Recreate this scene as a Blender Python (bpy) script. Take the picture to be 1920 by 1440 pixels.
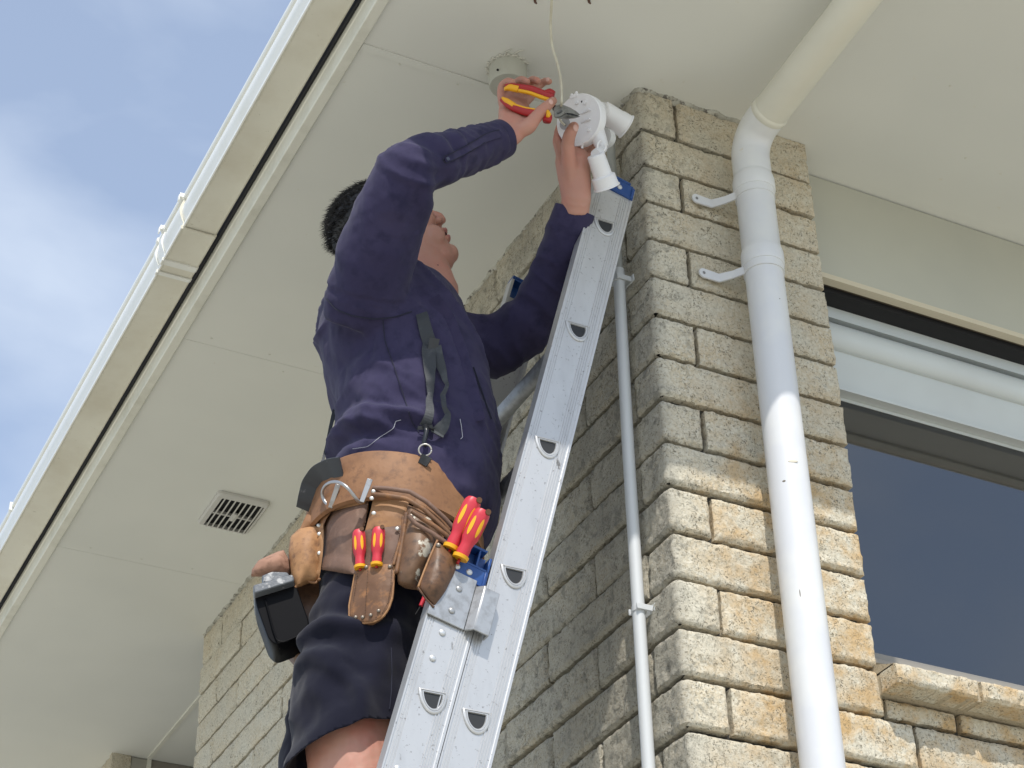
import bpy, bmesh, math, random
import numpy as np
from mathutils import Vector, Matrix
from mathutils.bvhtree import BVHTree

random.seed(7); RNG = np.random.default_rng(7)
scene = bpy.context.scene
for o in list(bpy.data.objects): bpy.data.objects.remove(o)

# ------------------------------------------------------------------ camera
FPX = 3640.09
PITCH, ROLL, YAW = math.radians(34.3919), math.radians(-1.43954), math.radians(27.37526)
CAM = np.array([-1.70401, -2.65979, 1.47014])
_h = math.pi/2 - YAW
FWD = np.array([math.cos(_h)*math.cos(PITCH), math.sin(_h)*math.cos(PITCH), math.sin(PITCH)])
_r = np.array([math.sin(_h), -math.cos(_h), 0.0]); _u = np.cross(_r, FWD)
RGT = math.cos(ROLL)*_r + math.sin(ROLL)*_u
UPV = -math.sin(ROLL)*_r + math.cos(ROLL)*_u
cam_data = bpy.data.cameras.new('camera'); cam = bpy.data.objects.new('camera', cam_data)
scene.collection.objects.link(cam); scene.camera = cam
cam_data.sensor_width = 36; cam_data.lens = FPX/1920*36; cam_data.clip_end = 500; cam_data.clip_start = 0.05
M = Matrix.Identity(4)
for i in range(3):
    M[i][0], M[i][1], M[i][2], M[i][3] = RGT[i], UPV[i], -FWD[i], CAM[i]
cam.matrix_world = M

# ------------------------------------------------------------------ light
SUN_AZ = math.radians(21)      # sun stands 21 deg toward -X from the -Y direction
SUN_EL = math.radians(53)
to_sun = Vector((-math.sin(SUN_AZ)*math.cos(SUN_EL), -math.cos(SUN_AZ)*math.cos(SUN_EL), math.sin(SUN_EL)))
sd = bpy.data.lights.new('sun', 'SUN'); sd.energy = 2.7; sd.angle = math.radians(0.53); sd.color = (1.0, 0.95, 0.87)
sun = bpy.data.objects.new('sun', sd); scene.collection.objects.link(sun)
sun.rotation_euler = to_sun.to_track_quat('Z', 'Y').to_euler()
world = bpy.data.worlds.new('World'); scene.world = world; world.use_nodes = True
nt = world.node_tree; N = nt.nodes; N.clear()
sky = N.new('ShaderNodeTexSky'); sky.sky_type = 'NISHITA'; sky.sun_disc = False
sky.sun_elevation = SUN_EL; sky.sun_rotation = math.atan2(to_sun.x, to_sun.y)
sky.air_density = 1.0; sky.dust_density = 0.8; sky.ozone_density = 1.6
tc = N.new('ShaderNodeTexCoord')
mp = N.new('ShaderNodeMapping'); mp.inputs['Scale'].default_value = (1.0, 1.3, 2.0); mp.inputs['Location'].default_value = (1.37, 0.95, 0.45)
nz = N.new('ShaderNodeTexNoise'); nz.inputs['Scale'].default_value = 3.4; nz.inputs['Detail'].default_value = 6; nz.inputs['Roughness'].default_value = 0.46
nz.inputs['Distortion'].default_value = 0.35
cr = N.new('ShaderNodeValToRGB'); cr.color_ramp.elements[0].position = 0.36; cr.color_ramp.elements[1].position = 0.66
cr.color_ramp.elements[0].color = (0.30, 0.30, 0.30, 1); cr.color_ramp.elements[1].color = (0.90, 0.90, 0.90, 1)
mx = N.new('ShaderNodeMix'); mx.data_type = 'RGBA'; mx.inputs['B'].default_value = (3.9, 4.35, 5.0, 1)
bg = N.new('ShaderNodeBackground'); bg.inputs['Strength'].default_value = 0.15
wo = N.new('ShaderNodeOutputWorld')
Lk = nt.links.new
Lk(tc.outputs['Generated'], mp.inputs['Vector']); Lk(mp.outputs[0], nz.inputs['Vector']); Lk(nz.outputs['Fac'], cr.inputs[0])
Lk(cr.outputs[0], mx.inputs['Factor']); Lk(sky.outputs[0], mx.inputs['A']); Lk(mx.outputs['Result'], bg.inputs['Color']); Lk(bg.outputs[0], wo.inputs[0])
scene.view_settings.view_transform = 'Standard'; scene.view_settings.look = 'None'
scene.view_settings.exposure = 0.52; scene.view_settings.gamma = 1.0
try: scene.view_settings.use_curve_mapping = False
except Exception: pass
scene.render.engine = 'CYCLES'
scene.cycles.max_bounces = 10; scene.cycles.diffuse_bounces = 6

# ------------------------------------------------------------------ survey helpers: where a sight line meets a real plane
def ray(px, py):
    return RGT*(px-960)/FPX - UPV*(py-720)/FPX + FWD
def onX(px, py, X): d = ray(px, py); return CAM + d*(X-CAM[0])/d[0]
def onY(px, py, Y): d = ray(px, py); return CAM + d*(Y-CAM[1])/d[1]
def onZ(px, py, Z): d = ray(px, py); return CAM + d*(Z-CAM[2])/d[2]
PA = math.radians(-22)
PF = np.array([math.cos(PA), math.sin(PA), 0.0]); PL = np.array([-PF[1], PF[0], 0.0]); ZU = np.array([0, 0, 1.0])
P0 = onY(770, 1000, 0.24)
def jt(px, py, l):
    d = ray(px, py); t = ((P0-CAM) @ PL + l)/(d @ PL); return CAM + t*d
def ppm(p): return FPX/((np.array(p)-CAM) @ FWD)      # pixels per metre there

# ------------------------------------------------------------------ noise (gradient noise, vectorised)
_perm = RNG.permutation(256); _perm = np.concatenate([_perm, _perm, _perm])
_grad = RNG.normal(size=(256, 3)); _grad /= np.linalg.norm(_grad, axis=1)[:, None]
def pnoise(p, scale=1.0, off=0.0):
    p = np.asarray(p, float)*scale + off
    i = np.floor(p).astype(int); f = p - i; i &= 255
    w = f*f*f*(f*(f*6-15)+10)
    out = 0
    for dx in (0, 1):
        for dy in (0, 1):
            for dz in (0, 1):
                h = _perm[_perm[_perm[(i[:, 0]+dx) & 255]+((i[:, 1]+dy) & 255)]+((i[:, 2]+dz) & 255)]
                g = _grad[h & 255]
                d = (g*(f-np.array([dx, dy, dz]))).sum(1)
                wt = (w[:, 0] if dx else 1-w[:, 0])*(w[:, 1] if dy else 1-w[:, 1])*(w[:, 2] if dz else 1-w[:, 2])
                out = out + d*wt
    return out*1.6
def fbm(p, scale, octs=3, off=0.0, rough=0.5):
    a, s, o = 1.0, scale, 0
    for k in range(octs):
        o = o + a*pnoise(p, s, off+k*17.3); a *= rough; s *= 2.03
    return o
def sstep(a, b, x): t = np.clip((x-a)/(b-a), 0, 1); return t*t*(3-2*t)

# ------------------------------------------------------------------ mesh builder
class MB:
    def __init__(s): s.v = []; s.f = []; s.m = []; s.n = 0
    def add(s, v, f, mat=0):
        v = np.asarray(v, float).reshape(-1, 3)
        s.v.append(v); s.f += [tuple(int(i)+s.n for i in q) for q in f]; s.m += [mat]*len(f); s.n += len(v); return s
    def box(s, lo, hi, mat=0):
        x0, y0, z0 = lo; x1, y1, z1 = hi
        return s.hexa([(x0,y0,z0),(x1,y0,z0),(x1,y1,z0),(x0,y1,z0),(x0,y0,z1),(x1,y0,z1),(x1,y1,z1),(x0,y1,z1)], mat)
    def hexa(s, p, mat=0):
        return s.add(p, [(0,3,2,1),(4,5,6,7),(0,1,5,4),(1,2,6,5),(2,3,7,6),(3,0,4,7)], mat)
    def grid(s, P, mat=0, closeu=False, flip=False):
        P = np.asarray(P, float); nu, nv = P.shape[:2]; f = []
        for i in range(nu if closeu else nu-1):
            for j in range(nv-1):
                a, b = i*nv+j, ((i+1) % nu)*nv+j
                q = (a, b, b+1, a+1); f.append(q[::-1] if flip else q)
        return s.add(P, f, mat)
    def tube(s, pts, rad, seg=16, mat=0, caps=True, up=None, rad2=None, power=2.0):
        """loft along pts; rad = radius along side axis, rad2 = along 'up' axis"""
        pts = np.asarray(pts, float); n = len(pts)
        rad = np.broadcast_to(np.asarray(rad, float), (n,)); rad2 = rad if rad2 is None else np.broadcast_to(np.asarray(rad2, float), (n,))
        T = np.gradient(pts, axis=0); T /= np.linalg.norm(T, axis=1)[:, None]+1e-12
        u = np.array(up if up is not None else ([0,0,1] if abs(T[0][2]) < .9 else [1,0,0]), float)
        rings = []
        for i in range(n):
            u = u - T[i]*(u @ T[i]); u /= np.linalg.norm(u); w = np.cross(T[i], u)
            a = np.arange(seg)*2*math.pi/seg; ca, sa = np.cos(a), np.sin(a)
            ca = np.sign(ca)*abs(ca)**(2/power); sa = np.sign(sa)*abs(sa)**(2/power)
            rings.append(pts[i] + rad[i]*ca[:, None]*w + rad2[i]*sa[:, None]*u)
        V = np.array(rings).reshape(-1, 3); f = []
        for i in range(n-1):
            for j in range(seg):
                a, b = i*seg+j, i*seg+(j+1) % seg
                f.append((a, b, b+seg, a+seg))
        if caps:
            f.append(tuple(range(seg))[::-1]); f.append(tuple((n-1)*seg+j for j in range(seg)))
        return s.add(V, f, mat)
    def rings(s, R, mat=0, caps=True):
        R = np.asarray(R, float); n, seg = R.shape[:2]; f = []
        for i in range(n-1):
            for j in range(seg):
                a, b = i*seg+j, i*seg+(j+1) % seg
                f.append((a, b, b+seg, a+seg))
        if caps: f.append(tuple(range(seg))[::-1]); f.append(tuple((n-1)*seg+j for j in range(seg)))
        return s.add(R.reshape(-1, 3), f, mat)
    def ball(s, c, r, seg=16, mat=0, axes=None):
        r = np.broadcast_to(np.asarray(r, float), (3,)); A = np.eye(3) if axes is None else np.array(axes)
        R = []
        for i in range(1, seg//2+1):
            ph = math.pi*i/(seg//2+1)
            a = np.arange(seg)*2*math.pi/seg
            loc = np.stack([r[0]*math.sin(ph)*np.cos(a), r[1]*math.sin(ph)*np.sin(a), np.full(seg, -r[2]*math.cos(ph))], 1)
            R.append(np.array(c)+loc @ A)
        V = np.concatenate([np.array(R).reshape(-1, 3), [np.array(c)-r[2]*A[2], np.array(c)+r[2]*A[2]]])
        n = len(R); f = []
        for i in range(n-1):
            for j in range(seg):
                a, b = i*seg+j, i*seg+(j+1) % seg; f.append((a, b, b+seg, a+seg))
        for j in range(seg):
            f.append((n*seg, (j+1) % seg, j)); f.append((n*seg+1, (n-1)*seg+j, (n-1)*seg+(j+1) % seg))
        return s.add(V, f, mat)
    def mesh(s, name, smooth=None):
        me = bpy.data.meshes.new(name)
        me.from_pydata(np.concatenate(s.v).tolist(), [], s.f); me.polygons.foreach_set('material_index', s.m)
        me.update(); bm = bmesh.new(); bm.from_mesh(me); bmesh.ops.recalc_face_normals(bm, faces=bm.faces); bm.to_mesh(me); bm.free()
        if smooth: shade(me, smooth)
        return me
def shade(me, ang):
    me.polygons.foreach_set('use_smooth', [True]*len(me.polygons))
    if ang is not True:
        try: me.set_sharp_from_angle(angle=math.radians(ang))
        except Exception: pass
def obj(name, mb, mats, parent=None, smooth=None, bevel=None, label=None):
    me = mb if isinstance(mb, bpy.types.Mesh) else mb.mesh(name, smooth)
    o = bpy.data.objects.new(name, me); scene.collection.objects.link(o)
    for m in (mats if isinstance(mats, (list, tuple)) else [mats]): me.materials.append(m)
    if parent is not None:
        o.parent = parent
        o.matrix_parent_inverse = parent.matrix_world.inverted() if parent.type != 'EMPTY' else Matrix.Translation(-Vector(parent.location))
        if parent.type != 'EMPTY': o.matrix_parent_inverse = Matrix.Identity(4)
    if bevel:
        b = o.modifiers.new('bevel', 'BEVEL'); b.width = bevel; b.segments = 2; b.limit_method = 'ANGLE'; b.angle_limit = math.radians(40)
        shade(me, 40)
    if label: o['label'] = label
    return o
def thing(name, label, cat, loc=(0, 0, 0), group=None):
    o = bpy.data.objects.new(name, None); scene.collection.objects.link(o); o.location = loc; o.empty_display_size = .1
    tag(o, label, cat, group); return o
def tag(o, label=None, cat=None, group=None, kind=None):
    if label: o['label'] = label
    if cat: o['category'] = cat
    if group: o['group'] = group
    if kind: o['kind'] = kind
    return o

# ------------------------------------------------------------------ materials
def mat(name, col, rough=.6, metal=0.0, spec=.5, bump=None, var=None, coat=0, sss=0, sheen=0, ior=None):
    """bump = [(scale, strength, dist)], var = [(scale, color2, lo, hi, detail)]"""
    m = bpy.data.materials.new(name); m.use_nodes = True; t = m.node_tree; P = t.nodes['Principled BSDF']
    P.inputs['Base Color'].default_value = (*col, 1); P.inputs['Roughness'].default_value = rough; P.inputs['Metallic'].default_value = metal
    P.inputs['Specular IOR Level'].default_value = spec
    if coat: P.inputs['Coat Weight'].default_value = coat
    if sheen: P.inputs['Sheen Weight'].default_value = sheen; P.inputs['Sheen Roughness'].default_value = .5
    if sss:
        P.inputs['Subsurface Weight'].default_value = sss; P.inputs['Subsurface Radius'].default_value = (1.0, .35, .18); P.inputs['Subsurface Scale'].default_value = .008
    if ior: P.inputs['IOR'].default_value = ior
    co = t.nodes.new('ShaderNodeTexCoord')
    last = None
    for item in (var or []):
        sc, c2, lo, hi, det = item[:5]; stretch = item[5] if len(item) > 5 else (1, 1, 1)
        mpn = t.nodes.new('ShaderNodeMapping'); mpn.inputs['Scale'].default_value = stretch; t.links.new(co.outputs['Object'], mpn.inputs['Vector'])
        n = t.nodes.new('ShaderNodeTexNoise'); n.inputs['Scale'].default_value = sc; n.inputs['Detail'].default_value = det; n.inputs['Roughness'].default_value = .6
        t.links.new(mpn.outputs[0], n.inputs['Vector'])
        r = t.nodes.new('ShaderNodeMapRange'); r.inputs['From Min'].default_value = lo; r.inputs['From Max'].default_value = hi
        t.links.new(n.outputs['Fac'], r.inputs['Value'])
        x = t.nodes.new('ShaderNodeMix'); x.data_type = 'RGBA'; x.inputs['B'].default_value = (*c2, 1)
        if last is None: x.inputs['A'].default_value = (*col, 1)
        else: t.links.new(last, x.inputs['A'])
        t.links.new(r.outputs[0], x.inputs['Factor']); last = x.outputs['Result']
    if last is not None: t.links.new(last, P.inputs['Base Color'])
    prev = None
    for item in (bump or []):
        sc, st, dist = item[:3]; stretch = item[3] if len(item) > 3 else (1, 1, 1)
        mpn = t.nodes.new('ShaderNodeMapping'); mpn.inputs['Scale'].default_value = stretch; t.links.new(co.outputs['Object'], mpn.inputs['Vector'])
        n = t.nodes.new('ShaderNodeTexNoise'); n.inputs['Scale'].default_value = sc; n.inputs['Detail'].default_value = 4
        t.links.new(mpn.outputs[0], n.inputs['Vector'])
        b = t.nodes.new('ShaderNodeBump'); b.inputs['Strength'].default_value = st; b.inputs['Distance'].default_value = dist
        t.links.new(n.outputs['Fac'], b.inputs['Height'])
        if prev is not None: t.links.new(prev, b.inputs['Normal'])
        prev = b.outputs[0]
    if prev is not None: t.links.new(prev, P.inputs['Normal'])
    return m

def brick_mat():
    m = bpy.data.materials.new('split face brick'); m.use_nodes = True; t = m.node_tree; P = t.nodes['Principled BSDF']
    P.inputs['Roughness'].default_value = .95; P.inputs['Specular IOR Level'].default_value = .15
    co = t.nodes.new('ShaderNodeTexCoord'); L = t.links.new
    def noise(sc, det=3, ro=.55, stretch=None, dist=0):
        n = t.nodes.new('ShaderNodeTexNoise'); n.inputs['Scale'].default_value = sc; n.inputs['Detail'].default_value = det; n.inputs['Roughness'].default_value = ro
        n.inputs['Distortion'].default_value = dist
        L(co.outputs['Object'], n.inputs['Vector']); return n.outputs['Fac']
    def rng(s, a, b, c=0., d=1.):
        r = t.nodes.new('ShaderNodeMapRange'); r.inputs[1].default_value = a; r.inputs[2].default_value = b; r.inputs[3].default_value = c; r.inputs[4].default_value = d
        L(s, r.inputs[0]); return r.outputs[0]
    def mix(f, a, b):
        x = t.nodes.new('ShaderNodeMix'); x.data_type = 'RGBA'
        for k, v in (('Factor', f), ('A', a), ('B', b)):
            if isinstance(v, tuple): x.inputs[k].default_value = (*v, 1)
            elif isinstance(v, (int, float)): x.inputs[k].default_value = v
            else: L(v, x.inputs[k])
        return x.outputs['Result']
    def math_(op, a, b):
        x = t.nodes.new('ShaderNodeMath'); x.operation = op
        for i, v in enumerate((a, b)):
            if isinstance(v, (int, float)): x.inputs[i].default_value = v
            else: L(v, x.inputs[i])
        return x.outputs[0]
    pt = t.nodes.new('ShaderNodeAttribute'); pt.attribute_name = 'tone'; pt.attribute_type = 'GEOMETRY'
    sp = t.nodes.new('ShaderNodeSeparateXYZ'); L(co.outputs['Object'], sp.inputs[0])
    base = mix(rng(noise(9, 3), .35, .68), (.56, .525, .43), (.58, .495, .355))
    base = mix(rng(noise(150, 3), .42, .62), base, (.65, .61, .505))
    # ochre rust on the street face
    ochre = math_('MULTIPLY', rng(noise(14, 5, .65), .42, .62), rng(sp.outputs[0], .02, .16)); ochre = math_('MULTIPLY', ochre, rng(sp.outputs[2], 3.75, 3.35, .30, 1.))
    base = mix(math_('MULTIPLY', ochre, .85), base, (.52, .34, .15))
    base = mix(pt.outputs['Fac'], base, (.42, .385, .31))
    # dark lichen around the corner
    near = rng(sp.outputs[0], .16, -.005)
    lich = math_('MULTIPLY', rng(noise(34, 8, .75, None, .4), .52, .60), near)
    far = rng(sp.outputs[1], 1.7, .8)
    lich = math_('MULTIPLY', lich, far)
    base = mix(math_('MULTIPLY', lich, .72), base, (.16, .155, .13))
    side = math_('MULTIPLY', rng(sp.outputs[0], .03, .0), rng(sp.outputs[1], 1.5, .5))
    grime_shade = math_('MULTIPLY', side, rng(noise(7, 5, .6), .30, .60, .35, .85))  # real dirt plus the unlit side wall's shade, both put into the colour
    base = mix(math_('MULTIPLY', grime_shade, .75), base, (.27, .26, .225))
    # pits
    pits = rng(noise(230, 2, .5, None, 1.2), .575, .64)
    pits = math_('MULTIPLY', pits, rng(noise(22, 2), .35, .6, .35, 1.))
    base = mix(math_('MULTIPLY', pits, .85), base, (.15, .135, .10))
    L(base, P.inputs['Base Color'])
    b1 = t.nodes.new('ShaderNodeBump'); b1.inputs['Strength'].default_value = .9; b1.inputs['Distance'].default_value = .004
    b1.inputs['Strength'].default_value = .7; h = math_('SUBTRACT', noise(120, 5, .6), math_('MULTIPLY', pits, .5)); L(h, b1.inputs['Height']); L(b1.outputs[0], P.inputs['Normal'])
    return m
M_brick = brick_mat()
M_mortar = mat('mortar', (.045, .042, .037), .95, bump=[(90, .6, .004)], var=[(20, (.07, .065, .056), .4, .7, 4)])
M_soffit = mat('painted soffit board', (.72, .72, .672), .55, spec=.3, bump=[(300, .06, .001), (3, .15, .01)], var=[(1.3, (.66, .665, .625), .35, .7, 3), (40, (.66, .65, .58), .68, .76, 3)])
M_trim = mat('painted trim', (.72, .71, .63), .45, bump=[(60, .1, .001)], var=[(9, (.58, .57, .49), .5, .75, 5)])
M_gut = mat('gutter enamel', (.71, .685, .59), .3, coat=.2, bump=[(25, .05, .002)], var=[(5, (.62, .58, .475), .42, .7, 5), (60, (.45, .42, .33), .68, .78, 3)])
M_gutw = mat('gutter face enamel', (.80, .80, .76), .25, coat=.3, bump=[(18, .05, .002)], var=[(7, (.74, .73, .66), .5, .75, 4)])
M_pvc = mat('white pvc', (.64, .65, .675), .34, coat=.12, bump=[(8, .04, .003)], var=[(4, (.75, .75, .72), .45, .7, 4), (30, (.62, .56, .44), .70, .80, 4)])
M_pvcold = mat('aged cream pvc', (.70, .68, .58), .45, bump=[(8, .04, .003)], var=[(3, (.63, .61, .52), .4, .7, 4)])
M_cond = mat('grey pvc conduit', (.58, .60, .61), .4, bump=[(30, .05, .001)])
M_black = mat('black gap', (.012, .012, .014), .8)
M_brown = mat('dark stained timber', (.105, .085, .062), .7, bump=[(20, .4, .004, (1, 12, 12))])
M_lintel = mat('painted lintel board', (.50, .495, .42), .6, var=[(2, (.45, .45, .39), .35, .7, 3)])
M_cream = mat('cream edge paint', (.62, .56, .43), .6)
M_frame = mat('grey white window frame', (.62, .66, .66), .4, bump=[(30, .03, .001)], var=[(3, (.57, .60, .60), .4, .7, 3)])
M_sillm = mat('bronze grey frame', (.30, .28, .25), .5)
# ================================================================== HOUSE
H = 4.4                       # soffit height
gb = MB(); gb.add([(-60,-60,0),(60,-60,0),(60,60,0),(-60,60,0)], [(0,1,2,3)])
M_ground = mat('pale concrete and dry grass', (.50, .48, .43), .95, bump=[(30, .5, .01)], var=[(.5, (.30, .31, .20), .5, .62, 6), (60, (.42, .40, .33), .4, .7, 4)])
tag(obj('ground', gb, M_ground), kind='structure')

house = thing('brick_house', 'cream split-face brick house corner with wide painted eaves, a tall brick pier and a window', 'house', (0.22, 0, 0))
RC = .011                                       # softened brick corner
def path(s):                                    # s<0 runs up the side wall (+Y), s>0 along the street wall (+X)
    s = np.asarray(s, float); x = np.where(s > 0, s, 0.); y = np.where(s < 0, -s, 0.)
    nx = np.where(s < 0, -1., 0.); ny = np.where(s > 0, -1., 0.)
    q = RC*math.pi/4; k = abs(s) < q; th = (s/q)*math.pi/4
    ax = RC + RC*np.sin(th-math.pi/4)            # centre of the arc at (RC,RC)
    ay = RC - RC*np.cos(th-math.pi/4)
    x = np.where(k, ax, np.where(s > 0, s-q+RC, 0.)); y = np.where(k, ay, np.where(s < 0, -s-q+RC, 0.))
    nx = np.where(k, np.sin(th-math.pi/4), nx); ny = np.where(k, -np.cos(th-math.pi/4), ny)
    return x, y, nx, ny
TONE = []
def brick(mb, s0, s1, z0, z1, res=.006, amp=.0030, plane=None, tone=None, depth=.03):
    """split-face brick from s0 to s1 along the wall path"""
    nu = max(3, int((s1-s0)/res)); nv = max(3, int((z1-z0)/res))
    su = np.linspace(s0, s1, nu+1); zv = np.linspace(z0, z1, nv+1)
    S, Z = np.meshgrid(su, zv, indexing='ij')
    pf = plane or path
    x, y, nx, ny = pf(S.ravel()); z = Z.ravel(); P = np.stack([x, y, z], 1)
    e = np.minimum(np.minimum(S-s0, s1-S), np.minimum(Z-z0, z1-Z)).ravel()
    wob = .0025*pnoise(P, 70, 5)
    fall = .0065*(1-sstep(0, .0075, e+wob))**2
    d = amp*(.55*pnoise(P, 24, tone_seed(s0, z0))+.60*pnoise(P, 62, 3)+.65*pnoise(P, 130, 9)) - fall
    d -= amp*1.3*np.clip(pnoise(P, 30, 61)-.32, 0, 1)*2.2
    d += .003*pnoise(np.array([[s0*7, z0*9, 1.3]]), 1.0)[0]*2
    # wobble of the arrises
    P[:, 2] += np.where(e < .003, .0022*pnoise(P, 45, 31)+.0012*pnoise(P, 150, 7), 0)
    sh = np.where(e < .003, .002*pnoise(P, 55, 77), 0)
    tx, ty = -ny, nx
    P[:, 0] += nx*d + tx*sh; P[:, 1] += ny*d + ty*sh
    G = P.reshape(nu+1, nv+1, 3)
    back = G.copy(); 
    NX = nx.reshape(nu+1, nv+1); NY = ny.reshape(nu+1, nv+1)
    n0 = mb.n
    mb.grid(G)
    # rim going back into the mortar
    idx = [(i, 0) for i in range(nu+1)]+[(nu, j) for j in range(1, nv+1)]+[(i, nv) for i in range(nu-1, -1, -1)]+[(0, j) for j in range(nv-1, 0, -1)]
    ring = np.array([G[i, j] for i, j in idx]); bk = ring.copy()
    for k, (i, j) in enumerate(idx): bk[k, 0] -= NX[i, j]*depth; bk[k, 1] -= NY[i, j]*depth
    mb.grid(np.stack([ring, bk], 1), closeu=True, flip=True)
    t = abs(pnoise(np.array([[s0*5.1+z0*3.3, z0*7.7, .4]]), 1.)[0])*.55 if tone is None else tone
    TONE.append((mb, mb.n-n0, t))
def tone_seed(s0, z0): return (s0*13.7+z0*29.1) % 50
def put_tone(o, mb):
    a = o.data.attributes.new('tone', 'FLOAT', 'POINT'); vals = []
    for b, n, t in TONE:
        if b is mb: vals += [t]*n
    vals += [0.]*(len(o.data.vertices)-len(vals)); a.data.foreach_set('value', vals[:len(o.data.vertices)])
G = .0048                                       # half a mortar joint
wall = MB()
c = 0
while True:
    zt = 4.388-.1*c; zb = zt-.1
    if zb < .0: break
    top = H+.004 if c == 0 else zt-G; bot = zb+G
    low = zb < 2.55
    rs = .03 if low else .0055
    odd = c % 2
    # street side joints (X) and side wall joints (Y)
    fx = [.295] if odd else [.0945]
    right = .44
    if zt < 3.0:                                # wall carries on under the window
        right = 5.1
        k = (.505 if odd == 0 else .695)
        while k < 5.0: fx.append(k); k += .4
        if odd: fx = sorted(set(fx))
        if abs(zt-2.988) < .02: pass
    fx = sorted(x for x in fx if x < right-.05)
    by = ([.0975] if odd else []) + [(.5 if odd else .3)+.4*k for k in range(7)]
    by = [b for b in by if b < 2.8]
    xs = [0]+fx+[right]
    brick(wall, -by[0]+G, fx[0]-G, bot, top, rs)                      # the corner brick, one piece round the corner
    for a, b in zip(fx, fx[1:]+[right]):
        if b-a > .02: brick(wall, a+G, b-(G if b < right else 0), bot, top, rs if a < 1.3 else .012)
    for a, b in zip(by, by[1:]+[2.875]):
        r2 = rs if (low or a < 1.2) else .009
        brick(wall, -b+(G if b < 2.87 else 0), -a-G, bot, top, r2, amp=.0034)
    c += 1
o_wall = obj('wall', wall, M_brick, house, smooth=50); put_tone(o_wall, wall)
o_wall['label'] = 'cream split-face bricks laid in raked joints'
# mortar core and structural core (set back behind the faces)
core = MB()
core.box((.021, .021, 0), (.420, .20, H)); core.box((.021, .2, 0), (.30, 2.858, H)); core.box((.420, .021, 0), (5.1, .20, 3.03))
core.box((.30, 2.0, 0), (5.1, 2.2, H))
obj('mortar', core, M_mortar, house)
# far piece of side wall beyond the recess
fw = MB()
c = 0
while 4.388-.1*c > 0:
    zt = 4.388-.1*c; bot = zt-.1+G; top = H+.004 if c == 0 else zt-G; odd = c % 2
    def pfar(s):
        s = np.asarray(s); z0 = np.zeros_like(s); return np.where(s > 0, s, 0.), np.where(s < 0, 3.885-s, 3.885), np.where(s < 0, -1., 0.), np.where(s < 0, 0., -1.)
    rs = .02 if zt > 3.3 else .05
    brick(fw, 0.003, .076, bot, top, rs, amp=.003, plane=pfar)
    bs = [0]+[(.2 if odd else .4)+.4*k for k in range(5)]
    for a, b in zip(bs, bs[1:]): brick(fw, -b+G, -a-(G if a else .003), bot, top, rs, amp=.003, plane=pfar)
    c += 1
o_fw = obj('wall', fw, M_brick, house, smooth=50); put_tone(o_fw, fw)
o_fw['label'] = 'far stretch of cream brick side wall beyond the recessed panels'
mc = MB(); mc.box((.012, 3.897, 0), (.072, 5.5, H)); obj('mortar', mc, M_mortar, house)
rp = MB(); rp.box((.078, 3.893, 0), (.1355, 3.93, H-.004)); obj('side_panel', rp, mat('grey side panel', (.36, .35, .31), .6), house)
rp = MB(); rp.box((.152, 3.893, 0), (1.2, 3.93, H-.002)); obj('side_panel', rp, mat('brown grey panel', (.24, .22, .19), .6), house)
rt = MB(); rt.box((.136, 3.886, 0), (.1515, 3.93, H-.002)); obj('side_trim', rt, M_trim, house)
rt = MB(); rt.box((.134, 2.88, H-.005), (.149, 3.885, H+.001)); obj('side_trim', rt, M_trim, house)

# soffit: sheets with fine seams, one edge to the gutter side and one to the street
so = MB(); SE = -.60; SX = -.597
for (y0, y1) in ((SE, .1275), (.1287, 1.310), (1.3112, 2.490), (2.4912, 5.2)):
    nx = 2
    so.box((SX, y0, H), (6.0, y1, H+.0014))
so.box((SX, SE, H+.0015), (6.0, 5.2, H+.02))
obj('soffit', so, M_soffit, house)
fl = MB()                                        # slightly raised cover strip by the upper seam
fl.box((SX+.002, .1285, H-.0025), (-.02, .148, H+.001)); obj('seam_strip', fl, M_soffit, house)
fa = MB(); fa.box((-.622, SE-.02, H-.008), (-.597, 5.2, 4.62)); fa.box((-.597, SE-.022, H-.008), (6.0, SE, 4.62))
obj('fascia', fa, M_trim, house, bevel=.0025)
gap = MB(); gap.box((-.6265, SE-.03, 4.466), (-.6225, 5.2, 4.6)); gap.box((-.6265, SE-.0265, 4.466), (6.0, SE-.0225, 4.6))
obj('gutter_gap_shade', gap, M_black, house)  # black sheet on the fascia, painted shade for the gap behind the gutter
rf = MB()
rf.hexa([(-.65,-.65,4.575),(6.0,-.65,4.575),(6.0,5.2,4.575),(-.65,5.2,4.575),(-.63,-.63,4.60),(6.0,-.63,4.60),(6.0,5.2,4.6),(-.63,5.2,4.6)])
rf.add([(-.66,-.66,4.602),(6,-.66,4.602),(6,6,4.602),(-.66,6,4.602),(3.3,2.5,6.4),(6,2.5,6.4),(3.3,6,6.4),(6,6,6.4)], [(0,1,5,4),(0,4,6,3),(4,5,7,6),(0,3,2,1)])
obj('roof', rf, mat('roof sheet', (.16, .15, .15), .5), house)  # unseen from below, added to cast shadow and block light
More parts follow.
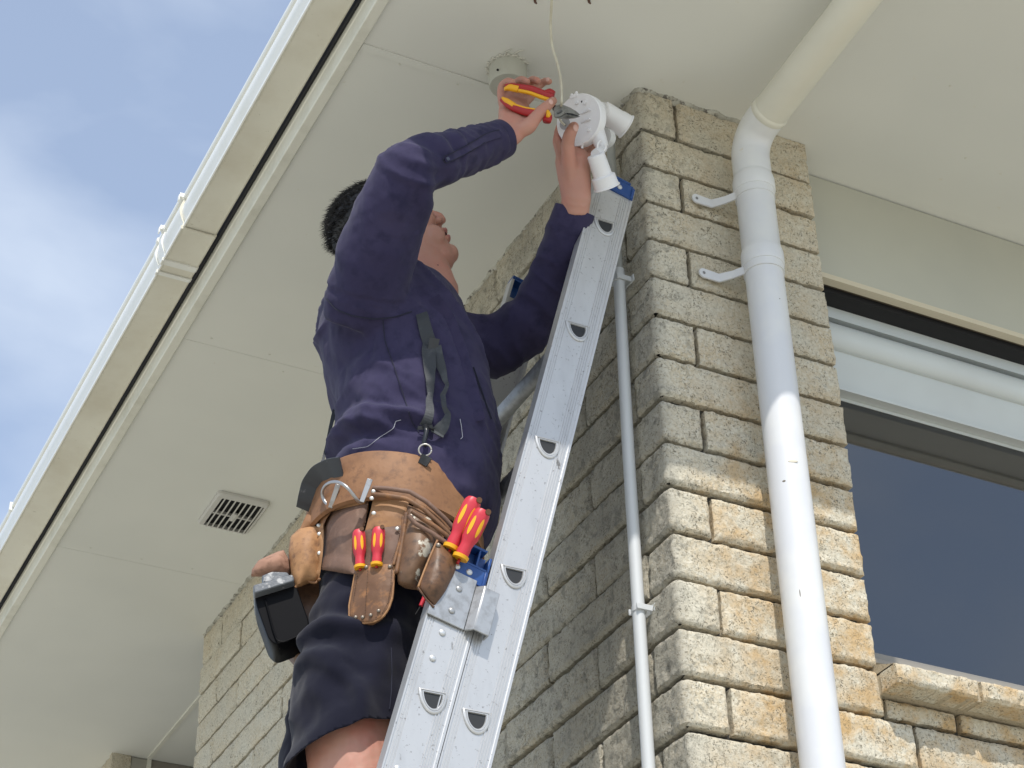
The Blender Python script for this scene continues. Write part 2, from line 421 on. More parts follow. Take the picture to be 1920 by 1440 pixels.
# ragged caulk and flaked paint where the pier meets the soffit
ck = MB(); 
for (a, b, side) in ((-.05, .0, 0), (0, .28, 0), (-2.86, -.06, 1)):
    n = int((b-a)/.004)+2; s = np.linspace(a, b, n); x, y, nx, ny = path(s); P = np.stack([x, y, np.full(n, H)], 1)
    w = .005+.007*np.clip(pnoise(P, 28, 2)+.35, 0, 1.2)+.004*abs(pnoise(P, 110, 8)); hgt = .004+.009*np.clip(pnoise(P, 45, 12)+.3, 0, 1)
    if side: w *= .7; hgt *= .8
    A = P+np.stack([-nx*.008, -ny*.008, -hgt], 1); B = P+np.stack([nx*w, ny*w, np.full(n, -.0012)], 1); Cc = P+np.stack([nx*w*.5, ny*w*.5, -hgt*.75], 1); D = B+[0, 0, .003]
    ck.grid(np.stack([A, Cc, B, D], 1))
obj('caulk', ck, mat('flaking caulk', (.50, .49, .43), .8, bump=[(200, .5, .002)], var=[(70, (.10, .09, .08), .52, .60, 4), (30, (.33, .32, .27), .4, .6, 3)]), house, smooth=60)

# nail dimples along the board seams
M_nl = mat('painted nail head', (.60, .595, .53), .5)
for i, (x, y) in enumerate(((-.50, .155), (-.36, .158), (-.20, .153), (-.53, 1.28), (-.37, 1.285), (-.21, 1.282), (-.08, 1.28), (-.50, 2.46), (-.34, 2.463), (-.18, 2.458), (-.04, 1.34), (-.31, 1.343), (.62, -.30), (.80, -.12), (.98, -.33))):
    nb_ = MB(); nb_.ball((x, y, H), (.0032, .0032, .0009), 10); obj('nail_head', nb_, M_nl, house, smooth=True)
# lintel board above the window and the window itself
li = MB(); li.box((.436, .08, 4.103), (5.0, .10, H-.0035)); lk = MB(); lk.box((.436, .084, H-.0034), (5.0, .10, H+.001)); obj('joint_gap', lk, M_black, house); o_li = obj('lintel', li, M_lintel, house)
lc = MB(); lc.box((.438, .0795, 4.0985), (5.0, .1015, 4.1028)); lc.box((.438,.0795,4.1028),(5.0,.0799,4.112)); obj('lintel_edge', lc, M_cream, house)
gapb = MB(); gapb.box((.43, .102, 4.15), (5.0, .32, 4.2)); obj('head_cavity', gapb, M_black, house)
hb = MB(); hb.box((.436, .114, 4.130), (5.0, .1575, 4.1495)); hb.box((.436, .1135, 4.090), (5.0, .1575, 4.1055)); obj('head_gap', hb, M_black, house)
ht = MB(); ht.box((.436, .110, 4.106), (5.0, .1572, 4.1295)); o_ht = obj('head_batten', ht, M_brown, house)
for i, k in enumerate(np.arange(.52, 1.6, .155)): sc = MB(); sc.ball((k+.02*math.sin(i*9), .120+.006*math.cos(i*5)*0-.0105, 4.122), (.004, .0022, .004), 8); obj('screw', sc, M_trim, o_ht)
win = MB()
win.box((.436, .158, 4.060), (4.6, .30, 4.1497))                      # upper face of frame
seg = 14; a = np.linspace(-.2, math.pi+.2, seg)
prof = np.stack([.158-.022*np.sin(a), 4.006+.034*np.cos(a)], 1)      # rounded bar
prof = np.concatenate([prof, [[.19, 3.97], [.19, 4.04]]])
x0, x1 = .436, 4.6
win.grid(np.array([[(x, p[0], p[1]) for x in (x0, x1)] for p in prof]), closeu=True)
win.box((.436, .163, 3.862), (4.6, .30, 3.985)); win.box((.436, .150, 3.856), (4.6, .30, 3.8615)); win.box((.436,.1635,3.985),(4.6,.3,4.03))
win.box((.436, .176, 3.848), (4.6, .19, 3.8555))
win.box((4.5, .16, 3.19), (4.6, .24, 3.86))
window = obj('window', win, M_frame, house, smooth=35)
window['label'] = 'wide dark window with pale stepped head frame'
gl = MB(); gl.box((.436, .178, 3.20), (4.52, .186, 3.856))
M_glass = mat('dark window glass', (.006, .008, .012), .02, spec=.8, ior=1.75)
M_glass.node_tree.nodes['Principled BSDF'].inputs['Base Color'].default_value = (.012, .014, .018, 1)
obj('glass', gl, M_glass, window)
sb = MB(); sb.box((.436, .150, 3.172), (4.6, .176, 3.2145)); sb.box((.436, .10, 3.16), (4.6, .176, 3.1715)); obj('frame', sb, M_sillm, window, bevel=.002)
# brick sill under the window
sl = MB()
def psill(s): s = np.asarray(s); o = np.zeros_like(s); return s, o-.066, o, o-1.
xs = .432; i = 0
SZ0, SZ1 = 3.031, 3.071
for L_ in (.187, .185, .186, .19, .2, .2, .2, .2, .2, .2, .2, .2, .2, .2, .2, .2, .2, .2, .2):
    brick(sl, xs, xs+L_, SZ0, SZ1, .005 if i < 5 else .02, amp=.0035, plane=psill, depth=.05, tone=.15); xs += L_+.010; i += 1
o_sl = obj('sill', sl, M_brick, house, smooth=50); put_tone(o_sl, sl)
slc = MB(); slc.box((.434, -.053, SZ0+.001), (4.6, .15, SZ1+.004)); slc.hexa([(.434,-.05,SZ1),(4.6,-.05,SZ1),(4.6,.16,SZ1),(.434,.16,SZ1),(.434,-.05,SZ1+.004),(4.6,-.05,SZ1+.004),(4.6,.16,3.158),(.434,.16,3.158)])
obj('sill_bed', slc, mat('smooth cut brick', (.42, .36, .26), .9, bump=[(150, .3, .002)], var=[(160, (.25, .21, .15), .55, .68, 2)]), house)
un = MB(); 
def pun(s): s = np.asarray(s); o = np.zeros_like(s); return s, o+.002, o, o-1.
for k in range(11): brick(un, .452+.41*k*.42, .452+.41*(k+1)*.42-.012, 2.994, 3.0295, .005 if k < 6 else .02, amp=.0015, plane=pun, tone=.0)
o_un = obj('wall', un, M_brick, house, smooth=50, label='thin brick course in the shade of the window sill'); put_tone(o_un, un)

# ------------------------------------------------------------------ gutters (side and street)
def gutter_profile():      # (out, z) : out = distance from the fascia
    p = [(.015, 4.50), (.015, 4.462), (.019, 4.4585), (.092, 4.4585), (.0975, 4.4555), (.1005, 4.4565), (.1005, 4.464), (.0965, 4.468)]
    for t in np.linspace(0, 1, 9): p.append((.0965+.010*math.sin(math.pi*t)+.002*t, 4.470+.072*t))
    p += [(.1045, 4.545), (.1065, 4.549), (.1065, 4.5555), (.103, 4.558), (.098, 4.556), (.095, 4.55), (.0915, 4.54), (.0915, 4.47), (.089, 4.4625), (.021, 4.4625), (.018, 4.50)]
    return p
def gutter_piece(mb, y0, y1, grow=0., drop=0., mats=True):
    pr = gutter_profile(); cx = sum(p[0] for p in pr)/len(pr); R = []
    for y in (y0, y1):
        R.append([(-.6225-(o+(grow if o > .05 else 0)), y, z-drop-(grow if z < 4.47 else 0)) for o, z in pr])
    R = np.array(R); n = R.shape[1]; f = []; m = []
    V = R.reshape(-1, 3)
    for j in range(n):
        f.append((j, (j+1) % n, n+(j+1) % n, n+j)); m.append(0 if j < 4 else 1)
    s0 = mb.n; mb.add(V, f); mb.m[-len(f):] = m
    mb.add(V, [tuple(range(n)), tuple(range(n, 2*n))[::-1]])
g = thing('gutter', 'cream box gutter along the side eave with two overlapping joint sleeves', 'gutter', (-.67, 2, 4.46))
gm = MB(); gutter_piece(gm, -.732, 1.12); obj('channel', gm, [M_gut, M_gutw], g, smooth=25)
gm = MB(); gutter_piece(gm, 1.10, 2.578, grow=.003, drop=.003); obj('channel', gm, [M_gut, M_gutw], g, smooth=25)
gm = MB(); gutter_piece(gm, 2.572, 5.3, grow=.0015, drop=.0015); obj('channel', gm, [M_gut, M_gutw], g, smooth=25)
gm = MB(); gutter_piece(gm, .945, 1.085, grow=.0055, drop=.001); obj('sleeve', gm, [M_gut, M_gutw], g, smooth=25)
gm = MB(); gutter_piece(gm, 1.078, 1.098, grow=.0085, drop=.002); gutter_piece(gm, 1.130, 1.142, grow=.007, drop=.004); obj('sleeve', gm, [M_gutw, M_gutw], g, smooth=25)
for y, gr in ((.948, .0055), (1.088, .010)):
    cl = MB(); cl.box((-.6225-.110-gr, y-.004, 4.545), (-.6225-.104, y+.006, 4.5585)); cl.box((-.6225-.1125-gr, y-.003, 4.535), (-.6225-.1095-gr, y+.008, 4.552)); obj('clip', cl, M_gutw, g, bevel=.001)
cl = MB()
cl.box((-.738, 2.56, 4.53), (-.728, 2.572, 4.5585))
obj('clip', cl, M_gutw, g, bevel=.001)
gs = MB(); 
for (a, b) in ((-.735, 6.0),):
    pr = gutter_profile(); R = np.array([[(x, SE-.0225-o, z) for o, z in pr] for x in (a, b)]); n = R.shape[1]
    gs.add(R.reshape(-1, 3), [(j, (j+1) % n, n+(j+1) % n, n+j) for j in range(n)]+[tuple(range(n)), tuple(range(n, 2*n))[::-1]])
g2 = obj('gutter', gs, M_gut, None, smooth=25); tag(g2, 'cream gutter along the street eave above the window', 'gutter')

# ------------------------------------------------------------------ downpipe
dp = thing('downpipe', 'white round downpipe with an angled elbow fixed to the brick pier', 'downpipe', (.222, -.09, 0))
R_ = .0400; PX, PY = .2285, -.072
def lathe_tube(pts, rad, name, m, seg=40, sm=True):
    b = MB(); b.tube(pts, rad, seg); return obj(name, b, m, dp, smooth=35)
lathe_tube([(PX, PY, 0.1), (PX, PY, 3.935)], R_, 'pipe', M_pvc)
def ringz(zr): return np.array([[(PX+r*math.cos(t), PY+r*math.sin(t), z) for t in np.arange(44)*2*math.pi/44] for z, r in zr])
def collar(zc):
    z = [zc-.020, zc-.0195, zc-.016, zc-.0145, zc+.0145, zc+.017, zc+.03, zc+.034]; r = [.0505, .0525, .0555, .0565, .0565, .0555, .0535, .0515]
    return z, r
z, r = collar(3.945)
b = MB(); b.rings(ringz([(3.925, .0402), (3.926, .0438), (3.930, .0448), (3.958, .0448), (3.966, .0430), (3.970, .0408), (4.14, .0406)])); obj('pipe', b, M_pvc, dp, smooth=35)
b = MB(); b.rings(ringz([(4.125, .0404), (4.126, .0440), (4.130, .0452), (4.156, .0452), (4.165, .0432), (4.169, .0412)]))
# elbow: curved up and out toward the street gutter
dirv = np.array([.005, -1.0, .10]); dirv /= np.linalg.norm(dirv)
zb = 4.222; cen = []
up = np.array([0, 0, 1.]); rb = .062; bend = math.acos(dirv @ up)
side = dirv - up*(dirv @ up); side /= np.linalg.norm(side)
for t in np.linspace(0, bend, 10):
    cen.append(np.array([PX, PY, zb]) + side*rb*(1-math.cos(t)) + up*rb*math.sin(t))
cen = [np.array([PX, PY, 4.14])] + cen + [cen[-1]+dirv*.035]
b.tube(cen, .0412, 40, up=(1, 0, 0)); obj('elbow', b, M_pvc, dp, smooth=35)
e = cen[-1]
b = MB(); b.tube([e-dirv*.012, e-dirv*.010, e-dirv*.002, e, e+dirv*.004], [.0415, .0428, .0430, .0424, .0402], 40, up=(1, 0, 0)); obj('elbow', b, M_pvcold, dp, smooth=35)
b = MB(); b.tube([e-dirv*.03, e+dirv*.53], .0403, 40, up=(1, 0, 0)); obj('pipe', b, M_pvcold, dp, smooth=35)
q_ = e+dirv*.545; b = MB(); b.tube([q_-dirv*.05, q_-dirv*.02, q_+[0, -.004, .012], q_+[0, -.008, .04], q_+[0, -.008, .06]], .0412, 40, up=(1, 0, 0)); b.rings(np.array([[(q_[0]+r*math.cos(t), q_[1]-.008+r*math.sin(t), z) for t in np.arange(40)*2*math.pi/40] for z, r in ((q_[2]+.05, .0425), (4.459, .0425))]))
obj('elbow', b, M_pvcold, dp, smooth=40)
for zc in (4.118, 3.918):
    br = MB()
    br.tube([(PX, PY, zc-.011), (PX, PY, zc+.011)], .0425, 40)
    # strap to the left with an eyed foot on the brick
    pts = [(PX-.038, PY+.014, zc), (PX-.052, PY+.038, zc), (PX-.070, -.010, zc+.002), (PX-.106, -.009, zc+.004)]
    Pn = np.array(pts); w = np.array([.0095, .0095, .0105, .0115])
    for i in range(3):
        a_, b_ = Pn[i], Pn[i+1]; t = (b_-a_)/np.linalg.norm(b_-a_); nrm = np.cross(t, ZU); nrm /= np.linalg.norm(nrm)
        br.hexa([a_-ZU*w[i]-nrm*.0018, b_-ZU*w[i+1]-nrm*.0018, b_-ZU*w[i+1]+nrm*.0018, a_-ZU*w[i]+nrm*.0018, a_+ZU*w[i]-nrm*.0018, b_+ZU*w[i+1]-nrm*.0018, b_+ZU*w[i+1]+nrm*.0018, a_+ZU*w[i]+nrm*.0018])
    br.tube([Pn[3]+[0, -.0018, 0], Pn[3]+[0, .0019, 0]], .0118, 20)
    bo = obj('bracket', br, M_pvc, dp, smooth=35)
    s = MB(); s.ball(Pn[3]+[-.001, -.0025, 0], (.0035, .0015, .0035), 10); obj('screw', s, mat('screw steel', (.25, .25, .25), .4, .8), bo, smooth=True)

# paint chips and a stain on the lower pipe, as on the real one
pm = [o for o in dp.children if o.name.startswith('pipe')][0]; pb = BVHTree.FromPolygons([v.co for v in pm.data.vertices], [tuple(p.vertices) for p in pm.data.polygons])
M_chip = mat('paint chip', (.16, .14, .11), .8); M_stain = mat('old glue mark', (.58, .54, .44), .6)
for (x, y, w_, h_, m_) in ((1470, 902, .0035, .0022, M_chip), (1487, 865, .010, .0030, M_stain), (1500, 1112, .0010, .008, M_chip), (1462, 560, .0016, .0012, M_chip), (1425, 470, .0012, .0030, M_stain)):
    d_ = Vector(ray(x, y)).normalized(); h_t = pb.ray_cast(Vector(CAM), d_)
    if h_t[0] is not None:
        n_ = np.array(h_t[1]); n_ = -n_ if n_ @ np.array(d_) > 0 else n_; t_ = np.cross(n_, ZU); t_ /= np.linalg.norm(t_)
        b = MB(); b.ball(np.array(h_t[0]), (w_, h_, .0004), 12, axes=[t_, np.cross(n_, t_), n_]); obj('chip', b, m_, pm, smooth=True)

# ------------------------------------------------------------------ conduit on the side wall
cd = thing('conduit', 'slim grey conduit pipe clipped to the side wall beside the corner', 'conduit', (-.022, .095, 0))
b = MB(); b.tube([(-.024, .098, .2), (-.024, .096, 3.5), (-.023, .090, 3.952)], .0122, 20); obj('pipe', b, M_cond, cd, smooth=40)
for zc, yc in ((3.925, .0905), (3.158, .0955)):
    b = MB(); b.tube([(-.023, yc, zc-.006), (-.023, yc, zc+.006)], .0146, 20); b.box((-.036, yc-.016, zc-.006), (.006, yc-.012, zc+.006)); b.box((-.036, yc+.0145, zc-.006), (.006, yc+.018, zc+.006)); b.box((-.003, yc-.024, zc-.008), (.004, yc+.024, zc+.008))
    obj('clip', b, M_cond, cd, bevel=.0008)
b = MB(); b.tube([(-.023, .09, 3.95), (-.0235, .088, 4.1), (-.024, .087, 4.40)], .0095, 16); obj('pipe', b, mat('dim grey pvc', (.35, .36, .34), .5), cd, smooth=40)

# ------------------------------------------------------------------ soffit vent
vt = thing('soffit_vent', 'small white louvred vent set in the soffit', 'vent', (-.182, 2.075, H))
vx0, vx1, vy0, vy1 = -.262, -.104, 1.978, 2.172
fr = MB()
def rrect(x0, x1, y0, y1, r, z, n=5):
    out = []
    for cx, cy, a0 in ((x1-r, y1-r, 0), (x0+r, y1-r, 90), (x0+r, y0+r, 180), (x1-r, y0+r, 270)):
        for k in range(n): a = math.radians(a0+90*k/(n-1)); out.append((cx+r*math.cos(a), cy+r*math.sin(a), z))
    return out
R4 = np.array([rrect(vx0, vx1, vy0, vy1, .012, H-.0005), rrect(vx0, vx1, vy0, vy1, .012, H-.009), rrect(vx0+.004, vx1-.004, vy0+.004, vy1-.004, .010, H-.013),
               rrect(vx0+.018, vx1-.010, vy0+.022, vy1-.006, .004, H-.013), rrect(vx0+.018, vx1-.010, vy0+.022, vy1-.006, .004, H-.0012)])
fr.rings(R4, caps=False); M_vent = mat('grey white vent plastic', (.55, .54, .51), .45, bump=[(60, .05, .001)])
obj('frame', fr, M_vent, vt, smooth=30)
bk = MB(); bk.box((vx0+.006, vy0+.006, H-.0016), (vx1-.006, vy1-.006, H-.0004)); obj('backing', bk, M_black, vt)
lv = MB()
nl = 8
for i in range(nl):
    x = vx0+.018+(i+.5)*(vx1-vx0-.028)/nl
    p = [(x+.001, vy0+.020, H-.012), (x-.001, vy0+.07, H-.018), (x-.001, vy1-.03, H-.019), (x+.002, vy1-.004, H-.016)]
    for a, b_ in zip(p, p[1:]):
        lv.hexa([(a[0]-.0024, a[1], a[2]), (a[0]+.0024, a[1], a[2]), (b_[0]+.0024, b_[1], b_[2]), (b_[0]-.0024, b_[1], b_[2]), (a[0]+.004, a[1], a[2]+.012), (a[0]+.0065, a[1], a[2]+.012), (b_[0]+.0065, b_[1], b_[2]+.012), (b_[0]+.004, b_[1], b_[2]+.012)])
obj('louvre', lv, M_vent, vt)
cb = MB(); cb.box((vx0+.02, (vy0+vy1)/2+.012, H-.011), (vx1-.012, (vy0+vy1)/2+.020, H-.002)); cb.box((-.186, 2.06, H-.021), (-.176, 2.10, H-.014)); obj('cross_bar', cb, M_vent, vt)

# ------------------------------------------------------------------ round junction box left over on the soffit
jb = thing('junction_box', 'round painted junction box stuck up on the soffit behind the raised hand', 'junction box', (-.283, .062, H))
jc = np.array([-.2835, .066])
b = MB(); b.tube([(jc[0], jc[1], H+.0005), (jc[0], jc[1], H-.050), (jc[0], jc[1], H-.053)], [.0415, .0415, .0395], 40); obj('body', b, mat('old painted plastic', (.44, .44, .385), .5, bump=[(40, .2, .002)]), jb, smooth=35)
b = MB()
for k in range(26):
    a = 2.2+k*.13; rr = .0425+.003*math.sin(k*2.1); 
    b.ball((jc[0]+rr*math.cos(a), jc[1]+rr*math.sin(a), H-.002), (.0055, .0035, .0025), 8)
b.tube([(jc[0]-.02, jc[1]-.030, H-.001), (jc[0]-.028, jc[1]-.046, H-.003), (jc[0]-.018, jc[1]-.058, H-.001)], [.003, .0022, .001], 6)
b.tube([(jc[0]-.01, jc[1]-.040, H-.001), (jc[0]-.002, jc[1]-.060, H-.002), (jc[0]+.006, jc[1]-.066, H-.001)], [.002, .0022, .001], 6)
obj('old_sealant', b, mat('dry sealant', (.55, .54, .48), .8), jb, smooth=True)
for q_ in ((jc[0]+.043, jc[1]+.000, H-.022), (jc[0]-.037, jc[1]-.024, H-.040)): b = MB(); b.ball(q_, .0028, 8); obj('screw', b, M_black, jb)
# screws / stubs sticking out of the soffit near the top edge
for (px, py) in ((1003, 0), (1104, 0)):
    p = onZ(px, py, H); b = MB(); b.tube([p, p+[.001, .001, -.005], p+[.004, .0, -.009]], [.003, .0028, .0016], 8); 
    s = obj('bent_nail', b, mat('rusty steel', (.10, .05, .035), .7), None, smooth=True)
    tag(s, 'rusty nail tip poking from the soffit left of the hanging cable' if px < 1050 else 'rusty nail tip poking from the soffit right of the hanging cable', 'nail', 'nails in the soffit')

# ================================================================== LADDER
ldr = thing('extension_ladder', 'aluminium extension ladder with blue end caps leaning on the side wall', 'ladder', (-1.15, .23, 0))
La = np.array([.0765, 0, .289]); LS = np.linalg.norm(La); La /= LS; Lb = np.array([La[2], 0, -La[0]]); LY = np.array([0, 1., 0])
L0 = np.array([-.251, .009, 3.406])
def lp(s, w, y): return L0 + La*s + Lb*w + LY*y
M_alu = mat('brushed aluminium', (.55, .55, .55), .40, .55, bump=[(260, .10, .0008, (1, 1, .05)), (14, .12, .003)], var=[(22, (.48, .48, .48), .50, .74, 6, (1, 1, .3)), (160, (.28, .27, .26), .64, .72, 3), (45, (.22, .21, .20), .69, .74, 5, (1, 1, .35))])
M_alud = mat('dull aluminium', (.42, .43, .44), .45, .7, bump=[(200, .2, .0008)], var=[(60, (.30, .30, .30), .45, .7, 4)])
M_blue = mat('blue moulded plastic', (.012, .060, .235), .38, bump=[(120, .08, .0006)], var=[(50, (.03, .09, .27), .5, .75, 4)])
M_rivet = mat('rivet', (.62, .63, .64), .38, .6)
M_hole = mat('rung bore', (.035, .037, .04), .6, .4)
def rail(name, s0, s1, wc, y0, sgn):
    """channel section; sgn=+1 outer face toward the street"""
    hw = .0445; out = []
    xs = [(-hw, .0), (-hw, -.0012), (-.0415, -.0012), (-.0405, .0010), (-.037, .0010), (-.0365, 0), (-.0345, 0), (-.034, .0009), (-.0325, .0009), (-.032, .0), (-.030, .0), (-.0295, .0009), (-.028, .0009), (-.0275, 0)]
    for k in range(4):
        a = .0175+k*.0048; xs += [(a, 0), (a+.0006, -.0012), (a+.0022, -.0012), (a+.0028, 0)]
    xs += [(.0385, 0), (.0400, -.0012), (hw, -.0012)]
    front = [(w, y) for w, y in xs]
    back = [(hw, .027), (.0385, .027), (.0385, .0035), (-.0385, .0035), (-.0385, .027), (-hw, .027)]
    pr = front+back
    R = np.array([[lp(s, wc+w, y0+sgn*y) for w, y in pr] for s in np.linspace(s0, s1, 2)]); n = len(pr); f = [(j, (j+1) % n, n+(j+1) % n, n+j) for j in range(n)]
    b = MB(); b.add(R.reshape(-1, 3), f)
    for base in (0, n):
        # end caps as quads: web and two flanges
        nf = len(front)
        b.add([lp((s0, s1)[base > 0], wc+w, y0+sgn*y) for w, y in ((-hw, 0), (hw, 0), (hw, .027), (.0385, .027), (.0385, .0035), (-.0385, .0035), (-.0385, .027), (-hw, .027))], [(0, 1, 4, 5), (1, 2, 3, 4), (0, 5, 6, 7)])
    return obj(name, b, M_alu, ldr)
YF = .43                                       # outer face of the far rails
FT = .735; FB = -2.9                           # fly section extent along s
BW = -.0905                                    # base section sits outside the fly
BT = -.345; BB = -3.75
def Dprof(r, n=16, flat=.0):                   # D outline (w', up'): flat tread on top
    pts = [(r*math.cos(a), r*math.sin(a)-0) for a in np.linspace(math.pi, 2*math.pi, n)]
    pts = [(x, y*1.62+.70*r) for x, y in pts]; return pts
def drungs(rail_near, rail_far, kmin, kmax, wc):
    hx = np.array([1.0, 0, 0]); hz = ZU
    for k in range(kmin, kmax+1):
        s = k*LS; c0 = lp(s, wc, 0)
        rad = .0165
        pr = Dprof(rad)
        b = MB(); R = np.array([[c0+hx*x+hz*(z)+LY*y for x, z in pr] for y in (.0005, YF-.001)]); n = len(pr)
        b.add(R.reshape(-1, 3), [(j, (j+1) % n, n+(j+1) % n, n+j) for j in range(n)])
        obj('rung', b, M_alud, ldr)
        for y, sg, par in ((0, -1, rail_near), (YF, 1, rail_far)):
            col = MB(); prs = []
            for (g, yy) in ((1.62, -.001), (1.60, .0020), (1.46, .0034), (1.36, .0034), (1.30, .0018), (1.24, .0018), (1.20, .0030), (1.08, .0030), (1.0, .0012), (1.0, -.004)):
                prs.append([c0+hx*x*g+hz*((z-.1*rad)*g+.1*rad - (g-1)*.0)+LY*(y+sg*yy) for x, z in pr])
            col.rings(prs, caps=False); obj('rung_collar', col, M_alud if sg > 0 else M_alu, par, smooth=50)
            bo = MB(); bo.add([c0+hx*x*.99+hz*z*.99+LY*(y-sg*(-.0004)) for x, z in pr], [tuple(range(n))]); 
            bo.add([c0+hx*x*.99+hz*z*.99+LY*(y-sg*.004) for x, z in pr], [tuple(range(n))]); obj('bore', bo, M_hole, par)
def cap_plate(par, s0, s1, wc, y, sg, style):
    b = MB(); hw = .043
    def q(s, w, d): return lp(s, wc+w, y-sg*d)
    def bar(sa, sb, wa, wb, d0, d1): b.hexa([q(sa, wa, d0), q(sa, wb, d0), q(sb, wb, d0), q(sb, wa, d0), q(sa, wa, d1), q(sa, wb, d1), q(sb, wb, d1), q(sb, wa, d1)])
    bar(s0, s0+.032, -hw, hw, -.004, .004)           # solid riveted strip
    bar(s0+.0322, s1, -hw, -hw+.005, -.026, .0035)
    bar(s0+.0322, s1-.012, hw-.005, hw, -.026, .0035)
    bar(s0+.0322, s0+.037, -hw+.0051, hw-.0051, -.026, .0038)
    bar(s1-.005, s1, -hw+.0051, hw-.012, -.026, .0035)
    for w in (-.012, .018): bar(s0+.0371, s1-.0051, w-.002, w+.002, -.026, .003)
    bar(s0+.0371, s1-.006, -hw+.0051, hw-.0051, -.024, -.016)
    for w in (-.040, .036): bar(s0+.001, s0+.031, w, w+.004, .0041, .0068)
    c = obj('end_cap', b, M_blue, par, bevel=.0010)
    for w in (-.016, .008):
        r = MB(); r.ball(q(s0+.017, w, .004), (.0062, .0062, .0036), 16, axes=[La, Lb, LY]); obj('rivet', r, M_rivet, c if False else par, smooth=True)
near_f = rail('rail', FB, FT, 0, 0, 1); far_f = rail('rail', FB, FT, 0, YF, -1)
near_b = rail('rail', BB, BT, BW, 0, 1); far_b = rail('rail', BB, BT, BW, YF, -1)
for o_, t_ in ((near_f, 'near rail of the upper section'), (far_f, 'far rail of the upper section'), (near_b, 'near rail of the lower section'), (far_b, 'far rail of the lower section')): o_['label'] = t_
drungs(near_f, far_f, -9, 2, 0.0); drungs(near_b, far_b, -12, -2, BW+.008)
cap_plate(near_f, FT-.032, FT+.012, 0, 0, 1, 0); cap_plate(far_f, FT-.032, FT+.012, 0, YF, -1, 0)
cap_plate(near_b, BT-.008, BT+.068, BW, 0, 1, 0); cap_plate(far_b, BT-.008, BT+.068, BW, YF, -1, 0)
# interlock bracket: plate riveted to the base rail with a hook over the fly rail
b = MB()
def hx8(s0, s1, w0, w1, y0, y1): b.hexa([lp(s0, w0, y0), lp(s0, w1, y0), lp(s0, w1, y1), lp(s0, w0, y1), lp(s1, w0, y0), lp(s1, w1, y0), lp(s1, w1, y1), lp(s1, w0, y1)])
hx8(-.450, -.346, BW-.0445, BW+.026, -.0055, -.0018)
b.hexa([lp(-.450, BW+.026, -.0055), lp(-.450, BW+.037, -.020), lp(-.450, BW+.041, -.020), lp(-.450, BW+.030, -.0018), lp(-.358, BW+.026, -.0055), lp(-.358, BW+.037, -.020), lp(-.358, BW+.041, -.020), lp(-.358, BW+.030, -.0018)])
hx8(-.452, -.363, BW+.037, BW+.066, -.0235, -.0200)
hx8(-.452, -.363, BW+.0625, BW+.066, -.0198, -.004)
br = obj('latch_bracket', b, M_alud, ldr, bevel=.001)
for (s, w) in ((-.378, BW-.002), (-.425, BW-.004), (-.470, BW-.008), (-.524, BW-.012), (-.74, BW-.018), (-.80, BW-.02)):
    r = MB(); r.ball(lp(s, w, -.0058 if s > -.45 else -.001), (.0062, .0062, .003), 14, axes=[La, Lb, LY]); obj('rivet', r, M_alud if s > -.45 else M_rivet, br if s > -.45 else near_b, smooth=True)
for yy, rl in ((0.0, near_b), (YF-.028, far_b)):
    b = MB(); b.hexa([lp(BB-.05, BW-.06, yy-.004), lp(BB-.05, BW+.06, yy-.004), lp(BB-.05, BW+.06, yy+.034), lp(BB-.05, BW-.06, yy+.034), lp(BB+.06, BW-.048, yy-.004), lp(BB+.06, BW+.048, yy-.004), lp(BB+.06, BW+.048, yy+.034), lp(BB+.06, BW-.048, yy+.034)])
    obj('rubber_foot', b, mat('black rubber', (.02, .02, .02), .7), rl)
# ================================================================== PERSON
def evaluated(mb, voxel, smooth=6, fac=.5):
    me = mb.mesh('tmp'); o = bpy.data.objects.new('tmp', me); scene.collection.objects.link(o)
    r = o.modifiers.new('r', 'REMESH'); r.mode = 'VOXEL'; r.voxel_size = voxel
    s = o.modifiers.new('s', 'SMOOTH'); s.factor = fac; s.iterations = smooth
    dg = bpy.context.evaluated_depsgraph_get(); dg.update()
    out = bpy.data.meshes.new_from_object(o.evaluated_get(dg)); bpy.data.objects.remove(o); bpy.data.meshes.remove(me)
    shade(out, True); return out
def getv(me): a = np.empty(len(me.vertices)*3); me.vertices.foreach_get('co', a); return a.reshape(-1, 3)
def getn(me): a = np.empty(len(me.vertices)*3); me.vertices.foreach_get('normal', a); return a.reshape(-1, 3)
def setv(me, v): me.vertices.foreach_set('co', np.asarray(v).ravel()); me.update()
def bvh(me): 
    me.calc_loop_triangles(); return BVHTree.FromPolygons([Vector(v) for v in getv(me)], [tuple(p.vertices) for p in me.polygons])
def to_pf(P): Q = P-P0; return np.stack([Q @ PF, Q @ PL, P[:, 2]], 1)      # person frame: forward, left, up
def ridge(x, k=1.0): return 1-np.sqrt(x*x*k*k+.02)

skin_c = (.50, .27, .205)
M_skin = mat('skin', skin_c, .5, spec=.35, sss=.12, bump=[(180, .12, .001), (30, .15, .003)], var=[(16, (.55, .225, .17), .42, .72, 4), (5, (.43, .22, .165), .4, .7, 3)])
M_navy = mat('navy work cotton', (.034, .030, .070), .85, spec=.12, sheen=.08, bump=[(900, .25, .0004), (60, .12, .002)], var=[(6, (.048, .042, .090), .4, .7, 4), (35, (.025, .023, .055), .5, .72, 5)])
M_navyd = mat('navy inner cotton', (.012, .013, .028), .9)
M_short = mat('charcoal navy shorts cloth', (.0090, .0095, .019), .9, spec=.08, sheen=.12, bump=[(800, .25, .0004), (40, .15, .002)], var=[(8, (.012, .012, .023), .4, .7, 4)])
M_hair = mat('short black hair', (.010, .008, .007), .42, spec=.5)

per = thing('person', 'person in navy work shirt and dark shorts reaching overhead beside the ladder', 'person', tuple(np.array([P0[0], P0[1], 2.26])))

